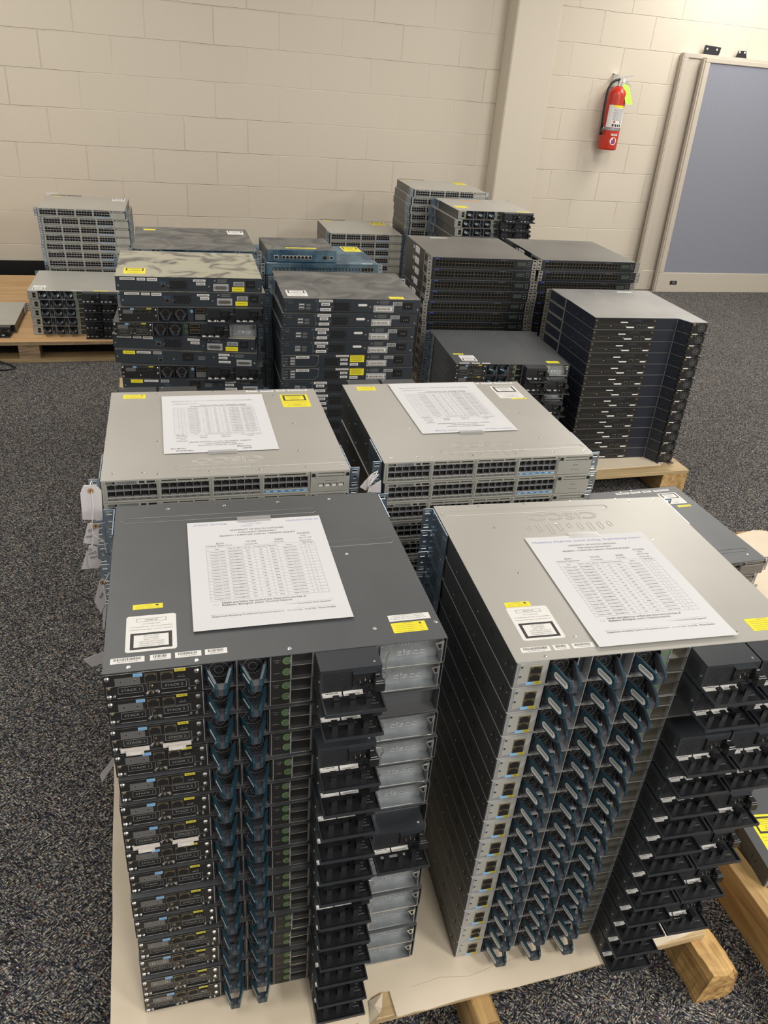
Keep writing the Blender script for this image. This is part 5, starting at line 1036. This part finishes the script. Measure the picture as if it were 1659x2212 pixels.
m = MB(); m.tube([(-12, -14, 452), (-45, -18, 446), (-76, -20, 425), (-96, -22, 385), (-100, -24, 340), (-98, -24, 260), (-92, -24, 180), (-88, -24, 135)], 8.5, 'rubber', n=10); m.tube([(-88, -24, 138), (-86, -24, 96)], 11, 'rubber', n=10); m.build('hose', r, smooth=True, label='black rubber hose')
m = MB(); lathe(m, [(67.3, 130), (68.4, 130), (68.4, 148), (67.3, 148)], 'galvanised'); m.tube([(-88, -24, 143), (-68, -12, 140)], 5, 'white_label'); m.build('strap', r, label='metal strap round the body')
def wrap(m, t0, t1, z0, z1, rr, mt, n=14):
    vs = []; 
    for z in (z0, z1): vs += [(rr * math.sin(t0 + (t1 - t0) * k / n), -rr * math.cos(t0 + (t1 - t0) * k / n), z) for k in range(n + 1)]
    m.add(vs, [(k, k + 1, n + 2 + k, n + 1 + k) for k in range(n)], mt)
m = MB(); wrap(m, -1.15, .95, 150, 292, 67.6, 'white_label'); wrap(m, -.65, .75, 278, 292, 67.9, 'yellow_label')
for k in range(13): wrap(m, -.5 - .05 * (k % 3), .6 + .07 * (k % 2), 196 + k * 6, 198.5 + k * 6, 67.9, 'print_grey')
for a, b, mt in ((-.5, -.3, 'ink'), (-.2, 0, 'ink'), (.1, .3, 'ink'), (.4, .6, 'ink')): wrap(m, a, b, 156, 172, 67.9, mt)
wrap(m, -.4, -.2, 180, 192, 67.9, 'ext_red'); wrap(m, .35, .5, 180, 192, 67.9, 'ink'); m.build('instruction_label', r, label='white instruction label with a yellow band')
m = MB(); wrap(m, -.35, .4, 98, 110, 67.8, 'white_label'); wrap(m, -.22, .28, 101, 107, 68, 'print_grey'); m.build('model_label', r)
m = MB(); pts = [(26 * math.cos(2 * PI * k / 24), 26 * math.sin(2 * PI * k / 24)) for k in range(24)]
m.add([(67.9 * math.sin(a / 67.9), -67.9 * math.cos(a / 67.9), 62 + b) for a, b in pts], [tuple(range(24))], 'white_label')
for a, b, z0, z1, mt in ((-.22, -.10, 48, 70, 'ink_blue'), (-.06, .06, 46, 64, 'ink_blue'), (.0, .14, 64, 76, 'ext_red'), (.10, .22, 50, 66, 'ext_red')): wrap(m, a, b, z0, z1, 68.3, mt, 4)
m.build('class_label', r, label='round white class label')
t = MB(); t.add([(8, -30, 425), (56, -34, 422), (92, -72, 306), (52, -74, 302), (34, -72, 310), (8, -30.6, 425), (56, -34.6, 422), (92, -72.6, 306), (52, -74.6, 302), (34, -72.6, 310)], [(0, 1, 2, 3, 4), (9, 8, 7, 6, 5), (0, 5, 6, 1), (1, 6, 7, 2)], 'tag_green'); t.build('inspection_tag', r, label='lime green inspection tag')
m = MB(); m.box(-18, 14, 66, 85, 400, 488, 'silver'); m.box(-12, 8, 10, 70, 434, 440, 'silver'); m.box(-18, 14, 40, 85, 478, 484, 'silver'); m.build('wall_bracket', r)

# ------------------------------------------------------------------ office partition panels leaning against the wall
def leaning(x0, x1, zt, yb, ytop, th, label, front=False):
    r = empty('partition_panel', (x0, yb, 0)); r.rotation_euler = (-math.atan2(ytop - yb, zt), 0, 0); tag(r, label, 'partition panel', 'office partition panels')
    w = x1 - x0
    m = MB(); m.frame(0, w, 0, zt, 0, th, [(.042, w - .042, .155, zt - .032)], 'panel_beige'); m.box(0, w, th * .3, th * .7, .0, .15, 'panel_beige'); m.build('frame', r, scale=1, bevel=.003)
    m = MB(); m.box(.042, w - .042, .008, th - .008, .155, zt - .032, 'panel_fabric' if front else 'panel_beige'); m.build('fabric_infill', r, scale=1, label='blue-grey woven fabric' if front else 'beige infill')
    if front:
        m = MB(); m.box(.12, .185, -.0015, 0, .062, .092, 'hole'); m.box(.14, .172, -.002, -.0015, .070, .085, 'grey_plate'); m.build('power_outlet', r, scale=1)
        m = MB(); m.box(-.012, 0, .008, th - .012, 0, zt - .01, 'panel_strip'); m.build('edge_strip', r, scale=1)
    else:
        m = MB(); m.box(-.006, 0, .004, th - .004, .0, zt - .006, 'panel_beige'); m.build('edge_strip', r, scale=1)
        m = MB(); m.box(.115, .15, -.003, 0, .02, .14, 'panel_strip'); m.build('connector_slot', r, scale=1)
        for a, q in ((.16, ((0, 0), (.128, .0), (.134, .012), (.14, .052), (.006, .058), (.0, .050))), (.44, ((0, 0), (.095, .0), (.078, .048), (.014, .044)))):
            m = MB(); m.prism([(a + x, zt + z) for x, z in q], 'y', .012, .016, 'rubber'); m.box(a, a + .10, .012, th - .006, zt, zt + .003, 'rubber')
            for e in (.018, .10 if a < .2 else .062): m.box(a + e, a + e + .012, .0105, .012, zt + .030, zt + .042, 'white_plate')
            m.build('bracket', r, scale=1, label='black angled bracket')
    return r
leaning(3.815, 5.6, 1.678, -.115, -.052, .048, 'rear beige partition panel with black brackets, leaning on the wall')
leaning(3.965, 5.8, 1.66, -.185, -.108, .050, 'front blue-grey fabric partition panel with a beige frame', True)

# ------------------------------------------------------------------ small things
r = empty('outlet_plate', (-.553, 0, .505)); tag(r, 'white cover plate on the wall behind the far left stack', 'wall plate')
m = MB(); m.box(-.038, .038, -.006, 0, -.060, .060, 'white_plate'); m.build('plate', r, scale=1, bevel=.002); m = MB(); m.box(-.016, .016, -.008, -.006, .012, .038, 'cap'); m.box(-.016, .016, -.008, -.006, -.038, -.012, 'cap'); m.build('socket', r, scale=1)
m = MB(); pts = [(-.95, -1.60), (-.80, -1.585), (-.746, -1.598), (-.70, -1.632), (-.668, -1.668), (-.672, -1.690), (-.70, -1.705), (-.78, -1.715), (-.95, -1.70)]
m.tube([(x, y, .006 + .004 * math.sin(k)) for k, (x, y) in enumerate(pts)], .0045, 'rubber', n=8); o = m.build('power_cable', scale=1, smooth=True); tag(o, 'loop of black cable on the carpet before the plywood pallet', 'cable')

# prototypes that were never placed
def kill(o):
    for c in list(o.children): kill(c)
    bpy.data.objects.remove(o)
for o in [o for o in list(COL.objects) if o.type == 'EMPTY' and o.parent is None and 'category' not in o]: kill(o)
